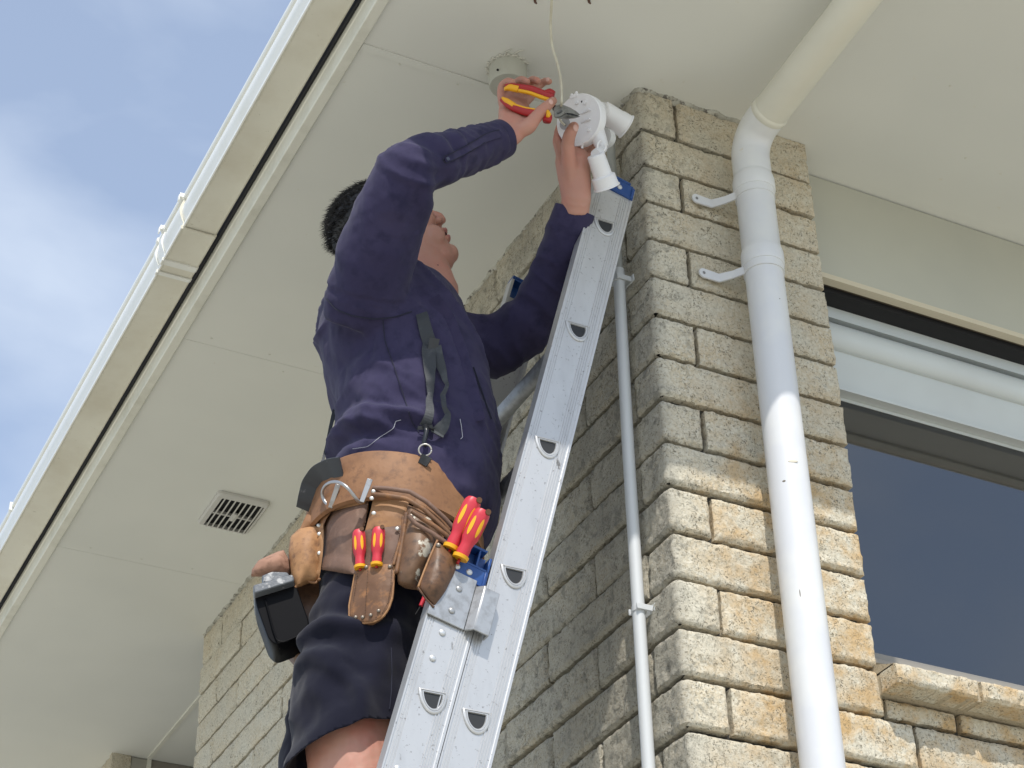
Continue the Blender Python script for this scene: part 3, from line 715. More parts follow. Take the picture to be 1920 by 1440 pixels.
def sleeve(mb, L, seg=28):
    pts, rr = [], []
    for px, py, l, r in L:
        p = jt(px, py, l); pts.append(p); rr.append(r/ppm(p))
    # resample smoothly
    pts = np.array(pts); rr = np.array(rr); n = len(pts); t = np.linspace(0, n-1, n*6); i = np.arange(n)
    def cr(a, t):
        k = np.clip(t.astype(int), 0, n-2); f = t-k
        if a.ndim == 2: f = f[:, None]
        p0, p1, p2, p3 = a[np.clip(k-1, 0, n-1)], a[k], a[k+1], a[np.clip(k+2, 0, n-1)]
        return .5*((2*p1)+(-p0+p2)*f+(2*p0-5*p1+4*p2-p3)*f*f+(-p0+3*p1-3*p2+p3)*f**3)
    P = cr(pts, t); Rr = cr(rr, t); mb.tube(P, Rr, seg, up=tuple(PL)); return P, Rr
def slab_rings(rows, seg=40, power=2.2):
    R = []
    for y, xl, xr, rl, l0, tilt in rows:
        a_, b_ = jt(xl, y, l0), jt(xr, y, l0); c_ = (a_+b_)/2; rf = abs((b_-a_) @ PF)/2
        th = np.arange(seg)*2*math.pi/seg; ca, sa = np.cos(th), np.sin(th)
        ca = np.sign(ca)*abs(ca)**(2/power); sa = np.sign(sa)*abs(sa)**(2/power)
        R.append(c_+rf*ca[:, None]*PF+rl*sa[:, None]*PL+ZU*(tilt*ca)[:, None])
    return R

# ---- shirt
sm = MB()
torso_rows = [(552, 690, 800, .06, 0, 0), (560, 650, 830, .115, 0, 0), (575, 625, 850, .155, 0, 0), (600, 606, 866, .172, 0, 0), (640, 600, 886, .18, 0, 0), (700, 610, 911, .182, 0, 0),
              (760, 622, 925, .178, 0, 0), (815, 628, 933, .178, 0, 0), (860, 622, 937, .182, 0, 0), (905, 616, 938, .184, 0, 0), (950, 620, 937, .182, 0, 0), (990, 640, 927, .172, 0, 0), (1025, 680, 905, .15, 0, 0), (1040, 720, 885, .11, 0, 0)]
sm.rings(slab_rings(torso_rows))
RS = [(672, 612, -.12, 68), (686, 565, -.155, 76), (699, 505, -.20, 75), (718, 442, -.25, 73), (740, 382, -.30, 67), (763, 335, -.335, 60), (796, 305, -.335, 52), (835, 294, -.315, 47), (872, 284, -.285, 42), (908, 273, -.26, 39), (934, 263, -.245, 34)]
LSl = [(840, 640, .10, 62), (895, 652, .12, 60), (948, 638, .10, 56), (992, 603, .06, 50), (1022, 552, .02, 45), (1044, 492, -.03, 42), (1062, 440, -.075, 39), (1074, 405, -.10, 36)]
Pr, Rr = sleeve(sm, RS); Pl, Rl = sleeve(sm, LSl)
shirt_me = evaluated(sm, .0055, 10)
V = getv(shirt_me); Nn = getn(shirt_me); Q = to_pf(V)
def nearest(P, V):
    best = np.full(len(V), 9.); idx = np.zeros(len(V), int)
    for i, p in enumerate(P):
        d = np.linalg.norm(V-p, axis=1); k = d < best; best[k] = d[k]; idx[k] = i
    return best, idx
dR, iR = nearest(Pr, V); dL, iL = nearest(Pl, V)
sR = iR/len(Pr); sL = iL/len(Pl)
wR = sstep(.02, -.02, dR-Rr[iR]-.012)*(Q[:, 1] < -.05); wL = sstep(.02, -.02, dL-Rl[iL]-.012)
disp = np.zeros(len(V))
def folds(V, axis, freq, warp=.5, off=0, k=2.2):
    a = V @ axis; n = pnoise(V, 6, off)*warp; m = pnoise(V, 11, off+9)*.35*warp
    return np.sin((a*freq+n*6+m*4))*.5 + ridge(np.sin(a*freq*.53+n*5+1.3+off), 1.)*.5
# arm folds: rings round the elbow, slanting along the forearm
axR = (Pr[-1]-Pr[36]); axR /= np.linalg.norm(axR); axR2 = (Pr[34]-Pr[8]); axR2 /= np.linalg.norm(axR2)
elb = np.exp(-((sR-.56)/.13)**2); fore = sstep(.58, .66, sR)*(1-sstep(.93, 1., sR)); upr = sstep(.1, .2, sR)*(1-sstep(.45, .55, sR))
inner = np.clip((Nn @ (PF*.75-ZU*.65)), -1, 1)*.5+.5
disp += wR*(elb*(.003+.010*inner)*folds(V, (axR+axR2)/1.6, 88, .9, 3) + fore*(.0012+.0050*inner)*folds(V, axR*.75-ZU*.35+PL*.3, 82, 1.3, 5)*(.55+.9*np.clip(pnoise(V, 9, 66)+.3, 0, 1)) + fore*.003*fbm(V, 28, 2, 12) + upr*.0065*folds(V, axR2*.35+PF*.8, 42, .9, 8))
axL = Pl[-1]-Pl[22]; axL /= np.linalg.norm(axL); axL2 = Pl[20]-Pl[2]; axL2 /= np.linalg.norm(axL2)
disp += wL*(.0042*folds(V, axL, 100, .6, 4)*sstep(.45, .7, sL)*(1-sstep(.9, 1, sL)) + .006*folds(V, axL2*.8+ZU*.4, 70, .8, 6)*(1-sstep(.45, .7, sL)))
# torso: bunching above the belt, long drags down the flank and chest
wT = np.clip(1-wR-wL, 0, 1)
zz = V[:, 2]; zb_ = 3.405 + .05*0
bunch = np.exp(-((zz-3.455)/.050)**2)*sstep(.10, -.02, Q[:, 0])
disp += wT*bunch*(.013*np.sin((zz*95)+pnoise(V, 5, 2)*3.2+Q[:, 0]*6)+.006*folds(V, ZU+PF*.4, 130, .7, 14))
drag = sstep(3.40, 3.5, zz)*sstep(3.86, 3.74, zz)
disp += wT*drag*(.0075*folds(V, PF*.86+ZU*.40, 36, 1.0, 11)*sstep(.12, .0, Q[:, 0]) + .0040*folds(V, PF*.95+PL*.6+ZU*.22, 58, .8, 21)*sstep(-.02, .06, Q[:, 0]))
cr_ = np.clip(1-abs(pnoise(V*np.array([1,1,.55]), 13, 91))*5.0, 0, 1)**1.5
disp -= cr_*(.0032*wT+.0035*upr*wR+.003*wL)*np.clip(pnoise(V, 6, 55)+.45, 0, 1)
disp += wT*.005*fbm(V, 9, 2, 40)+.0012*fbm(V, 40, 2, 50)
belly = sstep(3.42, 3.30, zz)
disp += wT*belly*.005*folds(V, PF*.9+PL*.3, 60, .6, 31)
def aniso(V, ac, al, fa, fl, off): 
    w = np.cross(ac, al); return pnoise(np.stack([V @ ac*fa, V @ al*fl, V @ w*fl], 1)+.25*pnoise(V, 7, off)[:, None], 1., off)
def crest(n, k): return np.clip(1-abs(n)*k, 0, 1)**1.6
nrm_ = lambda a: np.asarray(a)/np.linalg.norm(a)
a1 = nrm_(PF*.80+ZU*.50); b1_ = nrm_(-PF*.50+ZU*.80)
gate = np.clip(pnoise(V, 5, 71)+.5, 0, 1.2)
disp += wT*.0090*crest(aniso(V, a1, b1_, 17, 4.5, 33), 3.2)*gate*sstep(3.36, 3.46, zz)
disp += wT*.0065*crest(aniso(V, nrm_(PF*.4+ZU*.9), nrm_(PF*.9-ZU*.4), 22, 6, 37), 3.0)*np.exp(-((zz-3.46)/.07)**2)
disp += wR*.0075*crest(aniso(V, axR2, PL, 20, 6, 41), 3.0)*sstep(.30, .45, sR)*(1-sstep(.62, .7, sR))
disp += wR*.0055*crest(aniso(V, nrm_(axR2*.3+PF*.9), axR2, 17, 4, 43), 3.0)*(1-sstep(.35, .5, sR))*gate
disp += wR*.0050*crest(aniso(V, nrm_(axR+ZU*.5), PL, 26, 8, 45), 3.0)*sstep(.62, .7, sR)*(1-sstep(.92, 1, sR))
disp += wL*.0045*crest(aniso(V, nrm_(axL2*.7+ZU*.5), PL, 22, 7, 47), 3.0)*(1-sstep(.8, 1, sL))
# armhole seam: a shallow groove ring where the sleeve is set in
seam = np.exp(-((sR-.115)/.010)**2)*wR
disp -= seam*.004
V2 = V + Nn*disp[:, None]; setv(shirt_me, V2)
shirt = obj('shirt', shirt_me, M_navy, per); shade(shirt_me, True)
sb_ = bvh(shirt_me)
def hit(px, py, tree=None, default_l=-.18, off=.0):
    d = Vector(ray(px, py)).normalized(); h = (tree or sb_).ray_cast(Vector(CAM), d)
    if h[0] is None: return jt(px, py, default_l), -np.array(d)
    n = np.array(h[1]); 
    if n @ np.array(d) > 0: n = -n
    return np.array(h[0])+n*off-np.array(d)*off*.4, n
def ribbon(mb, pts, width, off=.003, thick=.0016, tree=None, free=None, n=40, default_l=-.18):
    """strap laid on the cloth; pts = (px,py[,l]) sight lines; width in px"""
    pts = np.array(pts, float); k = len(pts); t = np.linspace(0, k-1, n); i = np.arange(k)
    X = np.interp(t, i, pts[:, 0]); Y = np.interp(t, i, pts[:, 1]); W = np.interp(t, i, np.broadcast_to(width, (k,)))
    c = []
    for j, (x, y) in enumerate(zip(X, Y)):
        if free is not None: c.append(jt(x, y, np.interp(t[j], i, free)))
        else: c.append(hit(x, y, tree, default_l, off)[0])
    c = np.array(c)
    for _ in range(3): c[1:-1] = (c[:-2]+2*c[1:-1]+c[2:])/4
    T = np.gradient(c, axis=0); T /= np.linalg.norm(T, axis=1)[:, None]
    S = np.cross(T, FWD); S /= np.linalg.norm(S, axis=1)[:, None]; Nf = np.cross(S, T)
    w = (W/np.array([ppm(p) for p in c]))[:, None]/2
    Nf *= np.sign((Nf @ -FWD))[:, None]
    A = np.stack([c-S*w, c-S*w+Nf*thick, c+S*w+Nf*thick, c+S*w], 1)
    mb.grid(np.concatenate([A, A[:, :1]], 1)); 
    mb.add(A[0], [(0, 1, 2, 3)]); mb.add(A[-1], [(3, 2, 1, 0)]); return c

# ---- cuffs, collar, placket, pockets, buttons
def cuff(name, P, Rr, ext, rgrow, L_):
    a = P[-1]-P[-4]; a /= np.linalg.norm(a); r = Rr[-2]+rgrow; b = MB(); seg = 40
    u = np.cross(a, FWD); u /= np.linalg.norm(u); w = np.cross(a, u); R = []
    prof = [(-L_, r*1.03-.006), (-L_, r*1.03), (-L_*.5, r*1.035), (-.003, r*1.0), (0, r*.985), (0, r*.985-.0025), (-.004, r*.97-.0035), (-L_*.6, r-.007)]
    th = np.arange(seg)*2*math.pi/seg
    for s, q in prof:
        wob = 1+.03*np.sin(th*2+1)+.012*np.sin(th*5+s*90)
        R.append(P[-1]+a*(ext+s)+ (q*wob*np.cos(th))[:, None]*u+(q*wob*np.sin(th))[:, None]*w)
    b.rings(np.array(R), caps=False); return obj(name, b, M_navy, shirt, smooth=60)
c1 = cuff('cuff', Pr, Rr, .014, .002, .042); c2 = cuff('cuff', Pl, Rl, .014, .002, .05)
btn_m = mat('dark button', (.05, .055, .09), .35)
b = MB(); p, n = hit(932, 254, bvh(c1.data)); b.tube([p-n*.001, p+n*.0015], .0042, 14); obj('button', b, btn_m, c1, smooth=40)
col = MB()
cc = jt(802, 556, 0.0); R = []
th = np.arange(48)*2*math.pi/48
for hgt, g in ((-.040, .026), (-.020, .020), (.006, .012), (.016, .009), (.018, .006), (.008, .003), (-.02, .006), (-.04, .012)):
    x = (.068+g)*np.cos(th); y = (.070+g)*np.sin(th); z = hgt-.030*np.cos(th)+.004*np.sin(3*th)-.020*np.exp(-((th-.25)/.22)**2)
    R.append(cc+x[:, None]*PF+y[:, None]*PL+z[:, None]*ZU-PF*.010)
col.rings(np.array(R), caps=False); collar_o = obj('collar', col, M_navy, shirt, smooth=60)
pk = MB(); ribbon(pk, [(812, 560), (838, 596), (858, 650), (880, 720), (896, 790)], 26, .0025, .0018, n=40); obj('placket', pk, M_navy, shirt, smooth=40)
pk = MB(); ribbon(pk, [(886, 690), (897, 722), (908, 754), (920, 786)], 3.2, .0022, .0012, n=20); obj('pocket_edge', pk, M_navyd, shirt)
def stitch(name, pts, w=1.6, m=None, off=.0012, n=60):
    s = MB(); ribbon(s, pts, w, off, .0007, n=n); return obj(name, s, m or M_stitch, shirt)
M_stitch = mat('pale thread', (.085, .085, .14), .7)
stitch('seam', [(612, 560), (630, 580), (660, 592), (700, 598), (740, 595), (772, 585)], 2.2, M_navyd)
stitch('seam', [(718, 600), (722, 640), (740, 690), (757, 742), (772, 790), (786, 812)], 1.6, M_navyd)
M_thr = mat('loose white thread', (.42, .42, .48), .7)
b = MB(); ribbon(b, [(935, 252), (905, 262), (880, 277), (852, 292), (833, 301)], [14, 14, 13, 13, 11], .002, .0016, n=30); obj('sleeve_placket', b, M_navy, shirt, smooth=40)
stitch('seam', [(935, 245), (905, 255), (880, 270), (852, 285), (831, 295), (828, 302), (834, 307), (853, 299), (882, 283), (906, 269)], 1.5, M_navyd, off=.0040)
b = MB(); p, n = hit(838, 299, off=.0025); b.tube([p, p+n*.0022], .0038, 14); obj('button', b, btn_m, shirt, smooth=40)
stitch('loose_thread', [(662, 842), (690, 838), (716, 818), (738, 803), (742, 790), (752, 787)], 1.1, M_thr)
stitch('loose_thread', [(862, 786), (865, 800), (867, 820), (863, 824)], 1.1, M_thr)

# ---- shorts
sh = MB()
sh.rings(slab_rings([(965, 622, 918, .17, 0, 0), (1010, 612, 905, .170, 0, 0), (1060, 602, 890, .168, 0, 0), (1120, 592, 878, .164, 0, 0), (1175, 590, 865, .152, 0, 0), (1215, 610, 840, .12, 0, 0)]))
sh.rings(slab_rings([(1090, 600, 800, .080, -.070, 0), (1150, 584, 800, .082, -.078, 0), (1220, 566, 792, .088, -.084, 0), (1290, 553, 778, .096, -.090, 0), (1345, 548, 768, .102, -.092, -.006), (1420, 546, 762, .106, -.093, -.012), (1475, 536, 758, .108, -.093, -.02)], 36))
sh.rings(slab_rings([(1160, 610, 860, .09, .085, 0), (1240, 575, 850, .098, .09, 0), (1330, 548, 845, .102, .095, 0), (1420, 530, 840, .104, .095, -.004), (1496, 520, 838, .106, .095, -.01)], 36))
shorts_me = evaluated(sh, .006, 8)
V = getv(shorts_me); Nn = getn(shorts_me); Q = to_pf(V)
d = .0095*folds(V, PF*.75+ZU*.50, 34, 1.0, 61)*sstep(3.2, 3.05, V[:, 2]) + .006*folds(V, PF*.9-ZU*.5, 60, .9, 71)+.006*fbm(V, 8, 2, 80)+.0012*fbm(V, 45, 2, 3)
d += .010*np.exp(-((V[:, 2]-3.02)/.05)**2)*np.sin(V[:, 2]*95+Q[:, 0]*22+pnoise(V, 6, 4)*3)*sstep(.05, -.1, Q[:, 0])
setv(shorts_me, V+Nn*d[:, None])
# open the leg ends: remove the flat caps so that the hem is a hem
bm = bmesh.new(); bm.from_mesh(shorts_me)
def hemz(cx_l, f):  # height of hem plane
    return f
nearc = (jt(548, 1392, -.095)+jt(764, 1392, -.095))/2; farc = (jt(520, 1496, .095)+jt(838, 1496, .095))/2
for sg, cz, tl in ((-1, nearc, -.42), (1, farc, .10)):
    fs = [f for f in bm.faces if ((np.array(f.calc_center_median())-P0) @ PL)*sg > 0]
    no = ZU+PF*tl; no = no/np.linalg.norm(no); co = cz+ZU*(.004 if sg > 0 else -.014)
    geom = list({e for f in fs for e in f.edges})+list({v for f in fs for v in f.verts})+fs
    bmesh.ops.bisect_plane(bm, geom=geom, plane_co=Vector(co), plane_no=Vector(no), clear_inner=True)
bm.to_mesh(shorts_me); bm.free()
shorts = obj('shorts', shorts_me, M_short, per)
so_ = shorts.modifiers.new('thickness', 'SOLIDIFY'); so_.thickness = .0022; so_.offset = -1
shade(shorts_me, True); shb = bvh(shorts_me)
def sseam(pts, w=1.8, m=None):
    s = MB(); ribbon(s, pts, w, .0012, .0008, tree=shb, n=50, default_l=-.19); obj('seam', s, m or M_stitch, shorts)
sseam([(733, 1215), (734, 1260), (733, 1300), (730, 1330)], 2.0, M_navyd)

# ---- body: head, neck, arms, hands, legs as one continuous skin
bd = MB()
nose = jt(836, 411, 0.0); TH = math.radians(33)
hx = PF*math.cos(TH)+ZU*math.sin(TH); hz = -PF*math.sin(TH)+ZU*math.cos(TH); hy = PL
HC = nose - hx*.121 - hz*(-.022)
def hp(x, y, z): return HC+hx*x+hy*y+hz*z
def head_rings(sl, grow=0., seg=40):
    R = []; th = np.arange(seg)*2*math.pi/seg
    for z, xf, xb, w in sl:
        xc = (xf+xb)/2; ax = (xf-xb)/2+grow; p = 2.25
        ca, sa = np.cos(th), np.sin(th); ca = np.sign(ca)*abs(ca)**(2/p); sa = np.sign(sa)*abs(sa)**(2/p)
        taper = np.where(np.cos(th) > 0, 1-.16*np.cos(th)**2, 1.)
        R.append(HC+hx*(xc+ax*ca)[:, None]+hy*((w+grow)*sa*taper)[:, None]+hz*z)
    return R
SL = [(-.128, .062, .022, .016), (-.122, .078, .000, .032), (-.108, .086, -.025, .050), (-.088, .086, -.045, .061), (-.062, .086, -.070, .068), (-.035, .088, -.088, .073), (-.008, .088, -.098, .076), (.02, .089, -.106, .079),
      (.045, .094, -.109, .080), (.072, .090, -.104, .077), (.095, .074, -.088, .066), (.112, .048, -.062, .048), (.122, .012, -.03, .022)]
bd.rings(head_rings(SL))
bd.tube([hp(.088, 0, .028), hp(.100, 0, .008), hp(.112, 0, -.012), hp(.112, 0, -.022)], [.008, .0095, .011, .0095], 14)
bd.ball(hp(.112, 0, -.018), .0105, 14)
for s in (-1, 1):
    bd.ball(hp(.099, s*.012, -.024), (.011, .0085, .008), 12, axes=[hx, hy, hz])
    bd.ball(hp(.062, s*.040, -.028), (.024, .024, .024), 14, axes=[hx, hy, hz])      # cheek
    bd.ball(hp(.050, s*.045, -.075), (.028, .020, .028), 14, axes=[hx, hy, hz])      # jowl
    bd.ball(hp(.085, s*.034, .046), (.010, .018, .007), 12, axes=[hx, hy, hz])       # brow
    bd.ball(hp(.076, s*.032, .026), (.013, .014, .010), 14, axes=[hx, hy, hz])       # closed-over eye
    bd.ball(hp(-.018, s*.079, -.002), (.017, .006, .030), 14, axes=[hx, hy, hz])     # ear
bd.ball(hp(.092, 0, -.050), (.0115, .021, .0062), 14, axes=[hx, hy, hz]); bd.ball(hp(.0885, 0, -.070), (.0110, .018, .0068), 14, axes=[hx, hy, hz])
bd.ball(hp(.078, 0, -.104), (.018, .024, .019), 16, axes=[hx, hy, hz])
bd.ball(hp(.035, 0, -.115), (.045, .045, .022), 16, axes=[hx, hy, hz])                # double chin
nb = jt(796, 585, 0.0)
bd.tube([hp(-.005, 0, -.02), hp(.004, 0, -.085), .5*(hp(.0, 0, -.12)+nb)+PF*.006, nb, jt(785, 640, 0)], [.062, .064, .066, .070, .085], 30, up=tuple(PL))
inner_rows = [(y, xl+22, xr-22, max(.03, rl-.022), l0, 0) for y, xl, xr, rl, l0, t in torso_rows[1:-2]]
bd.rings(slab_rings(inner_rows, 30))
bd.rings(slab_rings([(980, 650, 885, .14, 0, 0), (1060, 640, 850, .135, 0, 0), (1130, 640, 830, .125, 0, 0), (1190, 660, 815, .10, 0, 0)], 30))
def limb(L, seg=22, k=1.0, th=None):
    P, R = [], []
    for px, py, l, r in L: p = jt(px, py, l); P.append(p); R.append(r*k/ppm(p))
    P = np.array(P); R = np.array(R); n = len(P); t = np.linspace(0, n-1, n*4); i = np.arange(n)
    PP = np.stack([np.interp(t, i, P[:, a]) for a in range(3)], 1); RR = np.interp(t, i, R)
    for _ in range(3): PP[1:-1] = (PP[:-2]+2*PP[1:-1]+PP[2:])/4
    bd.tube(PP, RR, seg, up=tuple(PL), rad2=None if th is None else RR*th)
limb([(a, b_, l, r*.72) for a, b_, l, r in RS[:9]]+[(915, 270, -0.245, 27), (938, 262, -0.245, 27)])
limb([(a, b_, l, r*.72) for a, b_, l, r in LSl[:7]]+[(1078, 395, -0.115, 28), (1080, 375, -0.135, 27)])
# right hand: palm turned to the camera, fingers round the handles
def px3(L): return np.array([jt(*q[:3]) for q in L]), np.array([q[3]/ppm(jt(*q[:3])) for q in L])
def finger(L, seg=14):
    P, R = px3(L); n = len(P); t = np.linspace(0, n-1, (n-1)*5+1); i = np.arange(n)
    PP = np.stack([np.interp(t, i, P[:, a]) for a in range(3)], 1); RR = np.interp(t, i, R)
    for _ in range(2): PP[1:-1] = (PP[:-2]+2*PP[1:-1]+PP[2:])/4
    bd.tube(PP, RR, seg); bd.ball(PP[-1], RR[-1], 12)
P, R = px3([(922, 270, -0.245, 27), (940, 261, -0.245, 28), (953, 249, -0.243, 30), (966, 230, -0.240, 33), (967, 210, -0.235, 33), (963, 194, -0.228, 27), (960, 184, -0.225, 20)])
bd.tube(P, R, 24, up=tuple(PL), rad2=R*np.array([.95, .85, .68, .55, .46, .42, .40]))
bd.ball(jt(988, 236, -0.247), (.019, .014, .022), 16, axes=[PF, PL, ZU])                # thumb ball
bd.ball(jt(948, 222, -0.245), (.014, .012, .026), 16, axes=[PF, PL, ZU])                # heel
finger([(943, 198, -0.233, 8.5), (939, 178, -0.227, 8), (941, 160, -0.231, 7.6), (952, 151, -0.247, 7.2), (961, 154, -0.262, 6.4)])
finger([(953, 192, -0.229, 9), (958, 172, -0.218, 8.6), (967, 155, -0.223, 8.2), (979, 149, -0.241, 7.8), (988, 153, -0.259, 7)])
finger([(966, 192, -0.227, 9.4), (977, 174, -0.215, 9), (988, 157, -0.219, 8.6), (1000, 149, -0.235, 8), (1008, 152, -0.253, 7.2)])
finger([(979, 198, -0.225, 9.4), (996, 180, -0.213, 9), (1008, 162, -0.213, 8.4), (1021, 152, -0.223, 7.8), (1029, 153, -0.233, 7)])
finger([(968, 248, -0.247, 15), (990, 238, -0.254, 15.5), (1003, 222, -0.261, 13), (1018, 206, -0.267, 11.5), (1029, 196, -0.271, 10), (1037, 189, -0.271, 8.5)])
# left hand: thumb over the lamp base, fingers spread behind it
P, R = px3([(1078, 400, -0.115, 27), (1080, 374, -0.135, 28), (1079, 350, -0.145, 30), (1076, 325, -0.155, 32), (1073, 302, -0.159, 33), (1072, 286, -0.159, 29), (1072, 276, -0.157, 22)])
bd.tube(P, R, 24, up=tuple(PL), rad2=R*np.array([1., .85, .68, .6, .55, .48, .42]))
finger([(1072, 345, -0.150, 16), (1069, 318, -0.166, 16), (1066, 292, -0.186, 14), (1064, 268, -0.205, 12.5), (1069, 250, -0.221, 12.5), (1076, 238, -0.225, 10.5)])
bd.ball(jt(1069, 318, -.162), (.020, .016, .030), 16, axes=[PF, PL, ZU])
finger([(1052, 292, -0.161, 9.5), (1044, 268, -0.150, 9), (1048, 244, -0.140, 8.6), (1058, 222, -0.135, 8)])
finger([(1070, 282, -0.155, 9.5), (1073, 258, -0.137, 9), (1080, 232, -0.125, 8.6), (1086, 210, -0.121, 8)])
finger([(1086, 288, -0.153, 9.5), (1102, 266, -0.137, 9), (1112, 240, -0.125, 8.6), (1116, 220, -0.121, 8)])
finger([(1094, 304, -0.155, 9.5), (1114, 284, -0.143, 8.8), (1126, 264, -0.137, 8), (1131, 252, -0.135, 7.2)])
# legs down to the rung
foot_z = 3.406-4*.289+.012
for sgn, rows in ((-1, [(1150, -.085), (1250, -.095), (1330, -.095), (1400, -.095), (1470, -.09)]), (1, [(1190, .08), (1290, .095), (1390, .095), (1480, .095), (1560, .095)])):
    top = jt(690 if sgn < 0 else 690, rows[0][0], rows[0][1]); l = .095*sgn
    knee = P0+PF*(-.085)+PL*l; knee[2] = 2.66
    hem = jt(656, 1400, l) if sgn < 0 else jt(650, 1490, l)
    foot = np.array([-.70, 0, foot_z]); 
    ank = P0+PF*(-.20)+PL*l; ank[2] = foot_z+.09
    bd.tube([top, .5*(top+hem), hem, .5*(hem+knee)+PF*.004, knee, .55*knee+.45*ank-PF*.02, .25*knee+.75*ank, ank], [.066, .070, .076, .076, .060, .062, .045, .040], 26, up=tuple(PL))
body_me = evaluated(bd, .0027, 7, .5)
V = getv(body_me); Nn = getn(body_me); kn = np.zeros(len(V))
for (x, y, l_) in ((945, 160, -.235), (968, 152, -.23), (989, 152, -.225), (1011, 156, -.22), (1018, 206, -.267), (1065, 266, -.205)):
    d_ = np.linalg.norm(V-jt(x, y, l_), axis=1); kn += .0010*np.exp(-(d_/.007)**2)-.0008*np.exp(-((d_-.006)/.0015)**2)
hd = np.linalg.norm(V-jt(970, 228, -.25), axis=1); crs = np.exp(-(abs(aniso(V, UPV, RGT, 34, 12, 3))/.05)**2)*sstep(.06, .03, hd)*.0011
setv(body_me, V+Nn*(.0006*fbm(V, 60, 2, 4)+kn-crs)[:, None])
body = obj('body', body_me, M_skin, per); shade(body_me, True)
# boots on the rung
boot_m = mat('tan work boot leather', (.12, .07, .04), .6, bump=[(80, .3, .002)])
for l in (-.095, .095):
    b = MB(); a_ = P0+PF*(-.20)+PL*l; a_[2] = foot_z
    b.rings(np.array([[a_+PF*(xo+rx*math.cos(t))+PL*ry*math.sin(t)+ZU*z for t in np.arange(24)*2*math.pi/24] for z, xo, rx, ry in ((0, .055, .14, .046), (.012, .055, .145, .05), (.045, .05, .13, .048), (.075, .01, .085, .046), (.11, -.005, .058, .045), (.16, -.005, .056, .046))]))
    obj('boot', b, boot_m, per, smooth=60)
# nails
M_nail = mat('nail', (.62, .38, .32), .3, spec=.5)
bodb = bvh(body_me)
for (x, y, w_, h_) in ((1079, 240, .0062, .0075), (1033, 191, .005, .006), (1027, 149, .0042, .0052)):
    p, n = hit(x, y, bodb); 
    b = MB(); t_ = UPV - n*(UPV @ n); t_ /= np.linalg.norm(t_); s_ = np.cross(n, t_); b.ball(p+n*.0002, (w_, h_, .0010), 14, axes=[s_, t_, n]); obj('nail', b, M_nail, body, smooth=True)
# lips and eyes: small details
lipm = mat('lips', (.45, .19, .17), .45, spec=.4)
b = MB(); b.ball(hp(.0975, 0, -.0515), (.0080, .0175, .0044), 16, axes=[hx, hy, hz]); b.ball(hp(.0940, 0, -.0690), (.0080, .0155, .0048), 16, axes=[hx, hy, hz]); obj('lips', b, lipm, body, smooth=True)
b = MB(); b.ball(hp(.0870, 0, -.0602), (.0125, .0180, .0042), 16, axes=[hx, hy, hz]); obj('mouth', b, mat('mouth dark', (.06, .02, .02), .6), body, smooth=True)
b = MB(); 
for s in (-1, 1): b.tube([hp(.098, s*.024, .042), hp(.097, s*.034, .048), hp(.088, s*.048, .046)], [.002, .003, .0015], 8)
obj('eyebrow', b, M_hair, body, smooth=True)
b = MB()
for s in (-1, 1): b.tube([hp(.089, s*.022, .019), hp(.092, s*.032, .0165), hp(.086, s*.044, .018)], [.0006, .0013, .0006], 6)
obj('eyelash', b, M_hair, body, smooth=True)
b = MB(); b.ball(jt(819, 0, 0)*0+hit(821, 497, bvh(body_me))[0], .0016, 8); obj('mole', b, mat('mole', (.12, .05, .04), .6), body, smooth=True)

# ---- hair
hr = MB(); HS = [s for s in SL if s[0] > -.095]
rings_ = np.array(head_rings(HS, .007, 56)); n, seg = rings_.shape[:2]
rings_ = np.concatenate([rings_, [np.tile(hp(-.008, 0, .134), (seg, 1))]]); n += 1
th = np.arange(seg)*2*math.pi/seg
def hairline(x, y): return np.interp(x, [-.12, -.06, -.03, .0, .02, .05, .07, .1], [-.088, -.080, -.050, .018, .030, .062, .078, .082])
keep = []
for i in range(n-1):
    for j in range(seg):
        a_, b_ = i*seg+j, i*seg+(j+1) % seg; c_ = (rings_.reshape(-1, 3)[[a_, b_, b_+seg, a_+seg]]).mean(0)-HC
        if c_ @ hz > hairline(c_ @ hx, c_ @ hy): keep.append((a_, b_, b_+seg, a_+seg))
hr.add(rings_.reshape(-1, 3), keep)
rng = np.random.default_rng(3); Vh = rings_.reshape(-1, 3)
for q in range(9000):
    f_ = keep[rng.integers(len(keep))]; w_ = rng.dirichlet([1, 1, 1, 1]); p = (Vh[list(f_)]*w_[:, None]).sum(0)
    n_ = p-HC; n_ -= hy*0; n_ /= np.linalg.norm(n_); x_ = (p-HC) @ hx; z_ = (p-HC) @ hz
    comb = -hx*.9-hz*.15 if z_ > .04 else -hz*.8-hx*.35
    d_ = n_*.30+comb*rng.uniform(.6, 1.1)+rng.normal(size=3)*.30; d_ /= np.linalg.norm(d_); ln = rng.uniform(.008, .019) if z_ > .05 else rng.uniform(.004, .010)
    s_ = np.cross(d_, n_+.01); s_ /= np.linalg.norm(s_)+1e-9; s2 = np.cross(d_, s_); w0 = .0007
    tip = p+d_*ln+comb*ln*.35; mid = p+d_*ln*.55
    base = [p+s_*w0-n_*.002, p-s_*w0*.5+s2*w0-n_*.002, p-s_*w0*.5-s2*w0-n_*.002]; mids = [mid+s_*w0*.7, mid-s_*w0*.35+s2*w0*.6, mid-s_*w0*.35-s2*w0*.6]
    hr.add(base+mids+[tip], [(0, 1, 4, 3), (1, 2, 5, 4), (2, 0, 3, 5), (3, 4, 6), (4, 5, 6), (5, 3, 6)])
me = bpy.data.meshes.new('hair'); me.from_pydata(np.concatenate(hr.v).tolist(), [], hr.f); me.update(); shade(me, True)
obj('hair', me, M_hair, per)
